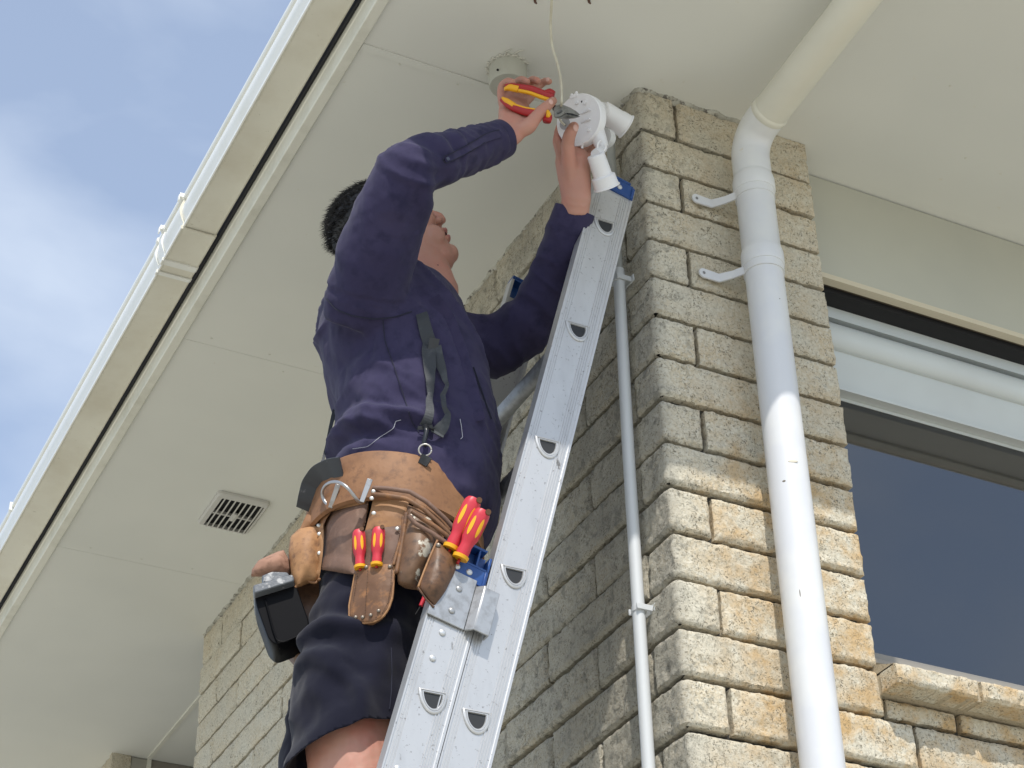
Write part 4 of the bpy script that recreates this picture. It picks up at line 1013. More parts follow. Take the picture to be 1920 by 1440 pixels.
# ================================================================== TOOL BELT (worn, and a thing of its own)
belt = thing('tool_belt', 'worn brown leather tool belt with pouches and black suspenders round the waist', 'tool belt', tuple(P0))
def leather(name, c, c2, c3, rough=.62, wear=None):
    v = [(11, c2, .38, .66, 5), (55, c3, .52, .72, 5)]
    if wear: v.append((26, wear, .555, .60, 7))
    return mat(name, c, rough, spec=.35, bump=[(140, .35, .0012), (22, .35, .004)], var=v)
M_tan = leather('tan leather', (.27, .135, .064), (.18, .086, .040), (.14, .068, .036))
M_light = leather('light tan leather', (.42, .225, .105), (.28, .145, .07), (.19, .10, .055))
M_mid = leather('grey brown leather', (.19, .115, .085), (.14, .08, .055), (.23, .14, .10))
M_dark = leather('dark oiled leather', (.105, .055, .032), (.17, .085, .04), (.05, .03, .02), .45)
M_paint = leather('paint spattered leather', (.13, .075, .045), (.20, .11, .06), (.06, .04, .03), .5, wear=(.55, .52, .43))
M_sheath = leather('sheath leather', (.20, .105, .055), (.13, .065, .035), (.32, .15, .06), .55)
M_pink = leather('pale suede', (.36, .205, .145), (.28, .15, .10), (.22, .12, .08), .85)
M_bl = mat('black belt leather', (.030, .034, .042), .42, bump=[(90, .2, .001)], var=[(50, (.12, .12, .13), .66, .72, 5)])
M_web = mat('black webbing', (.030, .034, .040), .7, bump=[(400, .5, .0006)], var=[(30, (.06, .065, .07), .5, .7, 3)])
M_steel = mat('worn steel', (.42, .41, .41), .35, .8, bump=[(60, .2, .001)], var=[(40, (.25, .23, .21), .5, .7, 4)])
M_snap = mat('nickel rivet', (.62, .60, .56), .35, .6)
M_dsnap = mat('tarnished rivet', (.20, .17, .14), .4, .6)
def lsurf(x, off=0.):
    u = (x-768)/178; return -(.180*math.sqrt(max(.07, 1-u*u)) + off)
def resamp(pts, n):
    pts = np.array(pts, float); d = np.r_[0, np.cumsum(np.linalg.norm(np.diff(pts, axis=0), axis=1))]; t = np.linspace(0, d[-1], n)
    return np.stack([np.interp(t, d, pts[:, k]) for k in range(pts.shape[1])], 1)
def patch(name, left, right, m, parent, off=.0, thick=.003, bulge=.0, bpow=(.8, .8), nu=18, nv=26, lift=None, wav=.0015, edge=.0, lcon=None, label=None):
    """leather panel between two edge lines, standing on the wearer's near side"""
    Lp_, Rp_ = resamp(left, nv), resamp(right, nv); Pf = np.zeros((nu, nv, 3))
    for i in range(nu):
        u = i/(nu-1)
        for j in range(nv):
            v = j/(nv-1); x, y = Lp_[j]*(1-u)+Rp_[j]*u
            o = off+bulge*(math.sin(math.pi*u)**bpow[0])*(math.sin(math.pi*min(1, max(0, v)))**bpow[1])
            if lift is not None: o += lift(u, v)
            l = (lsurf(x, o) if lcon is None else lcon-o); Pf[i, j] = jt(x, y, l)
    Fl = Pf.reshape(-1, 3); nz_ = wav*(pnoise(Fl, 30, 3)+.5*pnoise(Fl, 80, 6)); Fl += PL*nz_[:, None]; Pf = Fl.reshape(nu, nv, 3)
    Bk = Pf + PL*thick
    b = MB(); b.grid(Pf); b.grid(Bk, flip=True)
    idx = [(i, 0) for i in range(nu)]+[(nu-1, j) for j in range(1, nv)]+[(i, nv-1) for i in range(nu-2, -1, -1)]+[(0, j) for j in range(nv-2, 0, -1)]
    b.grid(np.stack([[Pf[i, j] for i, j in idx], [Bk[i, j] for i, j in idx]], 1), closeu=True)
    me = b.mesh(name); bm = bmesh.new(); bm.from_mesh(me); bmesh.ops.remove_doubles(bm, verts=bm.verts, dist=.00005); bmesh.ops.recalc_face_normals(bm, faces=bm.faces); bm.to_mesh(me); bm.free(); shade(me, 50)
    o = obj(name, me, m, parent, label=label); return o, Pf
def rivets(parent, pts, off, r=.0042, m=None, lcon=None):
    for x, y in pts:
        p = jt(x, y, lsurf(x, off) if lcon is None else lcon-off); b = MB(); b.ball(p, (r, r, r*.45), 14, axes=[PF, ZU, PL]); obj('rivet', b, m or M_snap, parent, smooth=True)
def stitches(parent, pts, off, n, m=None, lcon=None, w=.0006):
    b = MB(); q = resamp(pts, n*2)
    for k in range(0, n*2-1, 2):
        a_, c_ = [jt(x, y, (lsurf(x, off) if lcon is None else lcon-off)) for x, y in (q[k], q[k+1])]; b.tube([a_, c_], w, 5)
    obj('stitching', b, m or M_stl, parent)
M_stl = mat('leather stitching', (.09, .05, .03), .8)
def edge_line(parent, pts, off, r, m, lcon=None, name='edge'):
    q = resamp(pts, 30); P_ = np.array([jt(x, y, (lsurf(x, off) if lcon is None else lcon-off)) for x, y in q]); b = MB(); b.tube(P_, r, 8); return obj(name, b, m, parent, smooth=True)

# main belt: a band all the way round the waist
seg = 72; th = np.arange(seg)*2*math.pi/seg; BR = []
bc = (jt(600, 905, 0)+jt(925, 985, 0))/2 - ZU*.060 - PF*.022; bf = .158; bl = .190
def band(hz_, gr):
    x = (bf+gr)*np.sign(np.cos(th))*abs(np.cos(th))**.92; y = (bl+gr)*np.sign(np.sin(th))*abs(np.sin(th))**.92
    z = hz_ - .020*np.cos(th) - .012*np.cos(th)**2
    return bc + x[:, None]*PF + y[:, None]*PL + z[:, None]*ZU
prof = [(-.052, .004), (-.048, .010), (.0, .009), (.050, .006), (.0535, .004), (.052, .001), (.0, .003), (-.048, .003)]
b = MB(); b.rings(np.array([band(h, g) for h, g in prof+[prof[0]]]), caps=False); o_b = obj('waist_band', b, M_tan, belt, smooth=50)
bandb = bvh(o_b.data)
# black padded section at the back
b = MB(); ribbon(b, [(645, 878), (625, 882), (605, 893), (592, 912), (584, 938), (578, 955)], [38, 42, 44, 44, 40, 34], .006, .004, tree=bandb, default_l=-.05); pad = obj('back_pad', b, M_bl, belt, bevel=.001)
o_, _ = patch('back_pad', [(586, 888), (578, 915), (573, 945)], [(640, 866), (637, 885), (634, 903)], M_bl, belt, off=.020, thick=.004, nu=14, nv=10, bulge=.010, bpow=(.6, .2), label='black curved pad at the back of the belt')
rivets(o_, [(632, 871)], .031, .0052); rivets(o_, [(630, 886), (627, 899)], .031, .0036)
# hanging body panel that carries the pouches
o_, _ = patch('pouch_panel', [(611, 915), (582, 955), (566, 990), (575, 1040)], [(694, 908), (690, 960), (672, 1010), (668, 1040)], M_tan, belt, off=.012, thick=.004)
p_, _ = patch('pouch_flap', [(637, 916), (628, 940), (622, 958)], [(697, 908), (692, 925), (684, 943)], M_light, belt, off=.022, thick=.003, bulge=.004)
# hammer flap
o_, hf = patch('hammer_flap', [(622, 956), (611, 985), (607, 1030), (600, 1066)], [(690, 940), (686, 975), (674, 1020), (668, 1076)], M_mid, belt, off=.017, thick=.004, bulge=.020, bpow=(.7, .5), lift=lambda u, v: .018*max(0, v-.75)*4*(1-.5*abs(u-.4)))
stitches(o_, [(689, 945), (685, 980), (677, 1010), (673, 1030)], .024, 14)
rivets(o_, [(700, 921), (697, 934), (701, 962)], .036, .0042)
# light upper panel of the right pouch
o_, _ = patch('pouch_panel', [(700, 934), (694, 960), (684, 997)], [(768, 932), (764, 955), (756, 990)], M_light, belt, off=.018, thick=.004, bulge=.004)
o_, _ = patch('driver_holster', [(684, 994), (680, 1025), (668, 1066)], [(758, 984), (752, 1020), (738, 1060)], M_mid, belt, off=.021, thick=.004, bulge=.004, label='stitched grey brown panel behind the two small screwdrivers')
stitches(o_, [(750, 992), (746, 1020), (734, 1052)], .027, 18); rivets(o_, [(745, 991)], .027, .004, M_snap); rivets(o_, [(687, 1063), (731, 1062)], .031, .0038, M_dsnap)
# knife sheath
sh_, _ = patch('knife_sheath', [(668, 1062), (663, 1090), (655, 1135), (654, 1155), (662, 1164), (676, 1168)], [(740, 1056), (739, 1085), (735, 1120), (728, 1142), (716, 1158), (700, 1167)], M_sheath, belt, off=.028, thick=.010, bulge=.006, bpow=(.5, .5), nv=34)
stitches(sh_, [(671, 1070), (665, 1110), (660, 1145), (664, 1158)], .031, 20); stitches(sh_, [(734, 1062), (733, 1100), (728, 1128), (718, 1148), (704, 1158)], .031, 22); stitches(sh_, [(690, 1064), (687, 1110), (684, 1155)], .0345, 18)
rivets(sh_, [(667, 1157), (680, 1157), (695, 1153), (710, 1145)], .034, .0034, M_dsnap)
edge_line(sh_, [(668, 1064), (663, 1092), (655, 1135), (655, 1156), (664, 1165), (680, 1169), (702, 1166), (718, 1157), (729, 1141), (736, 1119), (740, 1058)], .027, .0022, M_light)
# paint spattered right pouches
pp, _ = patch('pouch', [(764, 945), (757, 990), (744, 1070), (746, 1092), (760, 1100)], [(822, 975), (822, 1015), (806, 1055), (790, 1095), (784, 1104)], M_paint, belt, off=.024, thick=.006, bulge=.034, bpow=(.6, .5), nv=34, nu=26, label='dark pouch spattered with dried white paint')
edge_line(pp, [(762, 962), (757, 1000), (750, 1040), (743, 1075)], .034, .0042, M_sheath)
edge_line(pp, [(756, 968), (754, 1000), (746, 1030), (738, 1060)], .032, .0030, M_sheath)
pr_, _ = patch('pouch', [(819, 1014), (808, 1040), (795, 1072), (784, 1102)], [(862, 1048), (852, 1078), (836, 1108), (814, 1139)], M_dark, belt, off=.066, thick=.006, bulge=.022, bpow=(.6, .5), nv=26, label='dark oiled front pouch')
edge_line(pr_, [(820, 1013), (808, 1040), (795, 1072), (784, 1101)], .069, .0020, M_light)
edge_line(pr_, [(784, 1102), (798, 1122), (814, 1139)], .069, .0020, M_dark)
rivets(pr_, [(822, 1022)], .074, .0045, M_dsnap); rivets(pp, [(771, 967)], .052, .0045, M_dsnap)
bd2, _ = patch('pouch', [(782, 930), (775, 948), (770, 965)], [(850, 985), (838, 1000), (824, 1016)], M_tan, belt, off=.020, thick=.004, bulge=.008, label='upper brown pouch panel')
def strap(name, pts, w, off, m):
    q = resamp(pts, 30); c = np.array([jt(x, y, lsurf(x, off)) for x, y in q]); T = np.gradient(c, axis=0); T /= np.linalg.norm(T, axis=1)[:, None]
    S = np.cross(T, PL); S /= np.linalg.norm(S, axis=1)[:, None]; hw = w/2/np.array([ppm(p) for p in c])[:, None]; b = MB()
    A = np.stack([c-S*hw+PL*.0022, c-S*hw*.9-PL*.0006, c-PL*.0022, c+S*hw*.9-PL*.0006, c+S*hw+PL*.0022], 1); b.grid(np.concatenate([A, A[:, :1]], 1)); return obj(name, b, m, belt, smooth=60)
strap('strap', [(698, 914), (725, 915), (768, 921), (800, 940), (835, 972), (858, 998)], 9, .034, M_mid)
strap('strap', [(697, 926), (725, 928), (762, 934), (795, 954), (828, 985), (852, 1010)], 9, .036, M_sheath)
strap('strap', [(766, 966), (780, 982), (812, 1000), (832, 1014), (852, 1030)], 9, .058, M_mid)
strap('strap', [(772, 958), (790, 970), (815, 986), (836, 1002), (856, 1022)], 9, .054, M_sheath)
# light tan left pouch
lt, _ = patch('pouch', [(560, 992), (545, 1005), (541, 1030), (546, 1078), (552, 1102)], [(606, 981), (607, 1010), (605, 1040), (601, 1070), (598, 1086)], M_light, belt, off=.035, thick=.004, bulge=.030, bpow=(.7, .4), label='light tan nail pouch', lift=lambda u, v: .006*math.sin(u*9)*max(0, v-.7)*3, nv=28)
rivets(lt, [(598, 985), (599, 1001), (599, 1037), (590, 1075)], .047, .0044)
o_, _ = patch('pouch_panel', [(583, 952), (572, 970), (562, 992)], [(620, 960), (612, 972), (607, 984)], M_tan, belt, off=.034, thick=.003, bulge=.006)
edge_line(lt, [(553, 1102), (562, 1094), (573, 1086), (584, 1092), (592, 1093), (599, 1086)], .040, .0028, M_tan)
# rear pouch, pale suede
rp_, _ = patch('pouch', [(520, 1034), (484, 1051), (472, 1068), (471, 1078)], [(532, 1031), (543, 1050), (546, 1066), (545, 1078)], M_pink, belt, lcon=-.045, off=.02, thick=.006, bulge=.035, bpow=(.6, .4), label='pale suede rear pouch')
lo_, _ = patch('pouch', [(533, 1190), (535, 1212), (552, 1230)], [(582, 1170), (580, 1200), (566, 1239)], M_dark, belt, lcon=-.02, off=.0, thick=.04, bulge=.01, label='dark lower end of the rear pouch')
o_, _ = patch('pouch_panel', [(540, 1040), (552, 1075), (560, 1120), (566, 1170)], [(600, 1040), (600, 1080), (600, 1130), (590, 1175)], M_dark, belt, lcon=-.05, off=.0, thick=.02)
# hammer loop
hl = MB()
for q in ([(634, 909), (627, 932), (619, 953)], [(694, 899), (687, 918), (678, 942)]):
    c = np.array([jt(x, y, lsurf(x, .050)) for x, y in q]); T = c[-1]-c[0]; T /= np.linalg.norm(T); S = np.cross(T, PL)*.0052
    hl.hexa([c[0]-S, c[0]+S, c[0]+S-PL*.0022, c[0]-S-PL*.0022, c[-1]-S*.8, c[-1]+S*.8, c[-1]+S*.8-PL*.0022, c[-1]-S*.8-PL*.0022])
ho = obj('hammer_loop', hl, M_steel, belt, bevel=.0006)
wl = [(619, 951, .042), (606, 938, .058), (603, 922, .072), (610, 908, .085), (625, 902, .095), (640, 905, .095), (653, 915, .088), (664, 930, .072), (672, 941, .055), (678, 941, .042)]
c = np.array([jt(x, y, lsurf(x, o)) for x, y, o in wl]); t = np.linspace(0, len(c)-1, 60); cs = np.stack([np.interp(t, np.arange(len(c)), c[:, k]) for k in range(3)], 1)
for _ in range(14): cs[1:-1] = (cs[:-2]+2*cs[1:-1]+cs[2:])/4
hw_ = MB(); hw_.tube(cs, .0031, 10); obj('wire_loop', hw_, M_steel, ho, smooth=True)
# suspenders: front strap, its loose tail, snap hook, ring; and the thin rear strap
b = MB(); ribbon(b, [(789, 592), (795, 612), (803, 650), (805, 690), (806, 720), (806, 740)], [22, 24, 26, 24, 16, 12], .006, .002, n=60); ribbon(b, [(806, 740), (806, 765), (802, 785), (797, 800)], [10, 14, 18, 23], .008, .002, n=20)
sp_ = obj('suspender', b, M_web, belt)
b = MB(); ribbon(b, [(815, 655), (823, 690), (832, 722), (835, 730)], [18, 18, 9, 7], .009, .0018, n=30); ribbon(b, [(835, 730), (827, 748), (832, 770), (836, 785), (826, 806), (818, 822)], [7, 10, 9, 12, 24, 27], .010, .0018, n=40)
obj('strap_tail', b, M_web, sp_, label='loose black webbing tail')
b = MB(); p0, n0 = hit(806, 652, off=.010); b.add([], []) if False else None
ribbon(b, [(801, 652), (818, 655)], 26, .010, .003, n=8); obj('slider', b, M_bl, sp_)
b = MB(); ribbon(b, [(786, 803), (799, 801), (811, 797)], 7, .012, .004, n=12); obj('slider', b, M_bl, sp_)
hk = MB(); q = [(797, 805), (796, 820), (795, 836), (798, 845)]; P_ = np.array([hit(x, y, off=.014)[0] for x, y in q]); hk.tube(P_, [.0065, .0048, .0042, .0034], 10)
q = [(806, 800), (813, 800), (814, 807), (808, 812), (801, 812)]; P_ = np.array([hit(x, y, off=.014)[0] for x, y in q]); hk.tube(P_, .0020, 8); obj('snap_hook', hk, mat('black hook', (.02, .022, .026), .3, .3), sp_, smooth=True)
rg = MB(); cen_, n_ = hit(796, 850, off=.012); e1 = RGT; e2 = UPV; a = np.arange(25)*2*math.pi/24
pts = np.array([cen_+e1*.0115*math.cos(t)+e2*.0105*math.sin(t) for t in a]); rg.tube(pts, .0016, 8); obj('ring', rg, M_snap, sp_, smooth=True)
b = MB(); ribbon(b, [(788, 862), (797, 866), (806, 872)], 18, .010, .006, n=10); obj('suspender', b, M_web, belt)
b = MB(); c = np.array([jt(628, 768, .03), jt(620, 800, .015), jt(612, 835, .0), jt(606, 862, -.02), jt(600, 880, -.03)]); T = np.gradient(c, axis=0); S = np.cross(T, FWD); S /= np.linalg.norm(S, axis=1)[:, None]; w = np.array([.0045, .0035, .002, .0028, .006])[:, None]
A = np.stack([c-S*w, c-S*w-FWD*.0015, c+S*w-FWD*.0015, c+S*w], 1); b.grid(np.concatenate([A, A[:, :1]], 1)); obj('suspender', b, M_web, belt, label='thin rear suspender strap')

# ================================================================== BLACK CASE hanging at the back
M_blk = mat('glossy black plastic', (.005, .005, .006), .4, spec=.07, coat=.0, bump=[(60, .08, .001)], var=[(70, (.20, .20, .21), .70, .74, 4)])
M_scuf = mat('scuffed grey plastic', (.13, .14, .155), .4, bump=[(120, .5, .002)], var=[(50, (.42, .42, .42), .58, .66, 5)])
tc_ = thing('battery_pack', 'scuffed glossy black battery pack hanging from the rear leather pouch', 'battery pack', tuple(jt(525, 1150, -.05)))
def slabbox(name, outline, l0, th_, m, parent, inset=.004, roundn=3, lab=None):
    c = np.array([jt(x, y, l0) for x, y in outline]); cen = c.mean(0); n = len(c)
    R = []
    for f, d in ((.0, th_), (.25, th_+.004), (1, th_+.002), (1.0, -.0), (.6, -.010), (0, -.014)):
        sh = cen + (c-cen)*(1-inset*(1-f)*9) if f < 1 else c
        R.append(sh+PL*d)
    b = MB(); b.rings(np.array(R)[::-1]); o = obj(name, b, m, parent, bevel=.0035, label=lab); return o
def rnd(poly, r=7, n=4):
    poly = [np.array(p, float) for p in poly]; out = []
    for i, p in enumerate(poly):
        a, b_ = poly[i-1], poly[(i+1) % len(poly)]; da = (a-p)/np.linalg.norm(a-p); db = (b_-p)/np.linalg.norm(b_-p)
        for k in range(n+1): t = k/n; out.append((1-t)**2*(p+da*r)+2*t*(1-t)*p+t*t*(p+db*r))
    return out
slabbox('case', rnd([(474, 1106), (550, 1086), (582, 1176), (574, 1196), (518, 1218), (503, 1206), (480, 1142)], 9), -.075, .055, M_blk, tc_)
rim = rnd([(474, 1104), (550, 1083), (553, 1096), (476, 1120)], 4); slabbox('rim', rim, -.094, .07, M_scuf, tc_, inset=.004)
slabbox('clip', rnd([(490, 1086), (510, 1078), (540, 1079), (546, 1090), (494, 1100)], 4), -.08, .03, M_scuf, tc_, inset=.006)
b = MB(); P_ = np.array([jt(x, y, -.0925) for x, y in [(497, 1122), (512, 1180), (520, 1202), (532, 1204), (566, 1190), (570, 1180)]]); 
for _ in range(1): P_ = resamp(P_, 30)
b.tube(P_, .0016, 6); obj('moulded_line', b, M_blk, tc_, smooth=True)

# ================================================================== SCREWDRIVERS
M_red = mat('red tool grip', (.56, .035, .055), .42, spec=.4, bump=[(60, .05, .001)])
M_red2 = mat('dark red tool grip', (.36, .015, .018), .35, spec=.45)
M_yel = mat('yellow tool grip', (.80, .40, .015), .4, spec=.4)
def screwdriver(name, label, top, bot, l_top, l_bot, wpx, shaft):
    A, B = jt(*top, l_top), jt(*bot, l_bot); ax = A-B; L_ = np.linalg.norm(ax); ax /= L_; R = wpx/2/ppm(A)
    t = thing(name, label, 'screwdriver', tuple(B), 'insulated screwdrivers in the tool belt')
    u = np.cross(ax, FWD); u /= np.linalg.norm(u); w = np.cross(ax, u); seg = 36; th = np.arange(seg)*2*math.pi/seg
    prof = [(0, .0), (0, .92), (.065, .96), (.07, .74), (.16, .76), (.25, .70), (.33, .78), (.41, .96), (.52, 1.04), (.70, 1.04), (.85, 1.02), (.93, .96), (.975, .78), (1., .0)]
    V, F, Mi = [], [], []
    for s, r in prof:
        s2 = s; hexf = 1-.055*np.abs(np.sin(th*3))*(1 if .3 < s < .95 else .0)
        V.append(B+ax*L_*s2+(R*r*hexf*np.cos(th))[:, None]*u+(R*r*hexf*np.sin(th))[:, None]*w)
    b = MB(); V = np.array(V); n = len(prof)
    b.add(V.reshape(-1, 3), [(i*seg+j, i*seg+(j+1) % seg, (i+1)*seg+(j+1) % seg, (i+1)*seg+j) for i in range(n-1) for j in range(seg)])
    mi = []
    for i in range(n-1):
        for j in range(seg): mi.append(1 if i < 3 or i >= n-2 else 0)
    b.m = mi; h = obj('handle', b, [M_red, M_yel], t, smooth=45)
    for k in range(6):                       # yellow grip inlays
        a_ = k*math.pi/3+.0; b = MB(); rows = []
        for s in np.linspace(.42, .80, 12):
            q = (s-.42)/.38; half = .23*math.sin(math.pi*min(.999, max(.001, q)))**.45; rr = np.interp(s, [p[0] for p in prof], [p[1] for p in prof])*R*1.015
            rows.append([B+ax*L_*s+rr*(u*math.cos(a_+d)+w*math.sin(a_+d)) for d in np.linspace(-half, half, 7)])
        b.grid(np.array(rows)); o2 = obj('grip_inlay', b, M_yel, h, smooth=True)
    hc = MB(); ee = A-ax*L_*.045-u*R*.55; hc.tube([ee+w*R*.95, ee-w*R*.95], R*.34, 14); obj('hanging_hole', hc, mat('hole dark', (.10, .04, .01), .7) if 'hole dark' not in bpy.data.materials else bpy.data.materials['hole dark'], h, smooth=40)
    s_ = MB(); s_.tube([B-ax*.0, B-ax*shaft], .0026, 10); obj('shaft', s_, M_red2, t, smooth=True)
    return t
screwdriver('screwdriver', 'small red and yellow screwdriver, left of the upright pair above the sheath', (672.5, 994), (675.5, 1066), lsurf(672, .036), lsurf(675, .031), 24.5, .004)
screwdriver('screwdriver', 'small red and yellow screwdriver, right of the upright pair above the sheath', (710.5, 989), (706, 1061), lsurf(710, .037), lsurf(706, .032), 24.5, .004)
screwdriver('screwdriver', 'large red and yellow screwdriver, taller left one of the crossed pair by the ladder', (890, 934), (844, 1030), lsurf(850, .088), lsurf(840, .066), 33, .010)
screwdriver('screwdriver', 'large red and yellow screwdriver, lower right one of the crossed pair by the ladder', (907, 956), (862, 1048), lsurf(856, .098), lsurf(846, .074), 33, .010)
tp = thing('test_probe', 'thin red probe tip with black needle poking out below the front pouch', 'probe', tuple(jt(790, 1128, -.19)))
b = MB(); b.tube([jt(797, 1118, -.2), jt(789, 1136, -.2)], [.0042, .0036], 10); obj('sleeve', b, M_red, tp, smooth=40)
b = MB(); b.tube([jt(789, 1136, -.2), jt(779, 1152, -.2)], .0010, 6); obj('needle', b, M_black, tp)

# ================================================================== PLIERS in the right hand
pl = thing('pliers', 'open red and yellow insulated pliers with grey jaws held in the right hand', 'pliers', tuple(jt(1045, 208, -.25)))
DL = -.055
def fl(pts, n=36):
    P_ = np.array([jt(x, y, l+DL) for x, y, l, *_ in pts]); t = np.linspace(0, len(pts)-1, n); i = np.arange(len(pts))
    c = np.stack([np.interp(t, i, P_[:, k]) for k in range(3)], 1); r = np.interp(t, i, [q[3] for q in pts])
    for _ in range(4): c[1:-1] = (c[:-2]+2*c[1:-1]+c[2:])/4
    return c, r/np.array([ppm(p) for p in c])
def handle(name, pts, yel, lab):
    c, r = fl(pts); b = MB(); b.tube(c, r, 18, up=tuple(FWD), rad2=np.full(len(c), .0062), power=2.6); h = obj(name, b, M_red2, pl, smooth=True, label=lab)
    for y in yel:
        c, r = fl(y, 24); b = MB(); b.tube(c, r, 14, up=tuple(FWD), rad2=np.full(len(c), .0072), power=2.6); obj('grip_inlay', b, M_yel, h, smooth=True)
handle('handle', [(947, 163, -.207, 5), (957, 162.5, -.208, 7), (974, 165, -.209, 7.5), (993, 167, -.210, 8), (1012, 174, -.211, 8), (1026, 180, -.212, 8), (1038, 183, -.213, 6.5)],
       [[(946, 167, -.2078, 3), (956, 164, -.2088, 6.6), (972, 167.5, -.2095, 6.6)], [(972, 170, -.2098, 3.5), (993, 174, -.2108, 3.6), (1012, 181.5, -.2118, 4), (1027, 187, -.2128, 4), (1038, 188, -.2132, 2)]], 'upper red and yellow handle')
handle('handle', [(941, 187, -.205, 5), (950, 194, -.207, 7), (965, 203, -.208, 7.5), (985, 210, -.209, 8), (1003, 213, -.210, 8), (1018, 214, -.209, 8), (1028, 219, -.208, 9), (1025, 228, -.208, 8)],
       [[(943, 185, -.2078, 3), (950, 190, -.2085, 6), (964, 199, -.2092, 6.2)], [(963, 197, -.2092, 3.2), (985, 204, -.2102, 3.4), (1003, 207, -.2108, 3.6)], [(1027, 210, -.2128, 3), (1029, 215, -.2128, 5), (1027, 221, -.2128, 3)]], 'lower red and yellow handle')
c, r = fl([(1022, 175, -.212, 6), (1031, 173, -.212, 8), (1038, 177, -.212, 6.5)], 14); b = MB(); b.tube(c, r, 14, up=tuple(FWD), rad2=np.full(len(c), .0075)); obj('guard', b, M_red2, pl, smooth=True)
def plate(name, poly, l, thk, m, parent, bev=.0008):
    c = np.array([jt(x, y, l+DL) for x, y in poly]); b = MB(); b.rings(np.array([c, c-FWD*thk])); return obj(name, b, m, parent, bevel=bev)
M_jaw = mat('bare tool steel', (.30, .30, .29), .35, .85, bump=[(120, .2, .0006)], var=[(50, (.18, .17, .16), .5, .7, 4)])
j1 = plate('jaw', [(1037, 204), (1041, 199), (1049, 196.5), (1058, 198), (1070, 203), (1080, 209), (1088, 216), (1083, 217), (1062, 212), (1050, 219), (1040, 220)], -.206, .007, M_jaw, pl)
j2 = plate('jaw', [(1038, 214), (1050, 214), (1060, 213), (1083, 217.5), (1088, 219), (1078, 222), (1062, 224), (1050, 223), (1040, 221)], -.203, .007, M_jaw, pl)
plate('slot', [(1044, 210), (1052, 205.5), (1055, 207), (1047, 212)], -.2135, .0006, mat('engraved grey', (.12, .12, .12), .5), j1, None); plate('slot', [(1062, 211.5), (1074, 213), (1083, 216.8), (1074, 216), (1063, 214)], -.2135, .0006, M_black, j1, None)
plate('notch', [(1036, 199), (1041, 198), (1046, 200), (1050, 197), (1047, 205), (1042, 207), (1036, 207)], -.203, .006, M_black, j1, None)

# ================================================================== SENSOR LIGHT FITTING held in the left hand
M_wh = mat('new white plastic', (.80, .80, .82), .32, spec=.5, bump=[(12, .02, .002)])
M_wh2 = mat('new white plastic shade', (.74, .74, .76), .38)
lf = thing('security_light', 'white twin security light held up by the left hand', 'light fitting', tuple(jt(1085, 225, -.19)))
DC = onY(1085, 224, -.070); nrm = -FWD*math.cos(math.radians(37)) - RGT*math.sin(math.radians(37))*.96 + UPV*.12; nrm /= np.linalg.norm(nrm)
e2 = UPV*.985 + RGT*(-.16); e2 -= nrm*(e2 @ nrm); e2 /= np.linalg.norm(e2); e1 = np.cross(e2, nrm)
if e1 @ RGT < 0: e1 = -e1
DR = .0555
def dp_(a, b_, c_=0): return DC+e1*a+e2*b_+nrm*c_
b = MB(); R = []; a = np.arange(64)*2*math.pi/64
for r, c_ in ((0.0005, .0), (DR*.93, .0), (DR*.96, .0008), (DR*.985, -.0005), (DR, -.002), (DR, -.019), (DR*.93, -.024), (DR*.5, -.026), (.0005, -.026)):
    R.append([dp_(r*math.cos(t), r*math.sin(t), c_) for t in a])
b.rings(np.array(R)); base = obj('base_plate', b, M_wh, lf, smooth=35)
def fin(a0, b0, a1, b1, h, w):
    b = MB(); d = np.array([a1-a0, b1-b0]); d /= np.linalg.norm(d); n_ = np.array([-d[1], d[0]])*w
    q = [(a0-n_[0], b0-n_[1]), (a1-n_[0], b1-n_[1]), (a1+n_[0], b1+n_[1]), (a0+n_[0], b0+n_[1])]
    b.hexa([dp_(x, y, .0001) for x, y in q]+[dp_(q[0][0], q[0][1], h*.2), dp_(q[1][0], q[1][1], h), dp_(q[2][0], q[2][1], h), dp_(q[3][0], q[3][1], h*.2)]); obj('fin', b, M_wh2, base, bevel=.0006)
fin(.006, .010, .030, .014, .007, .0016); fin(.006, -.008, .030, -.006, .007, .0016)
for (x, y) in ((-.002, .036), (.024, -.028), (.018, .032)): b = MB(); b.tube([dp_(x, y, 0), dp_(x, y, .006)], [.0042, .0038], 16); obj('screw_post', b, M_wh2, base, smooth=40)
for (x, y) in ((.010, .036), (-.034, -.030)): b = MB(); b.tube([dp_(x, y, .0002), dp_(x, y, .0006)], .0022, 12); obj('hole', b, M_black, base)
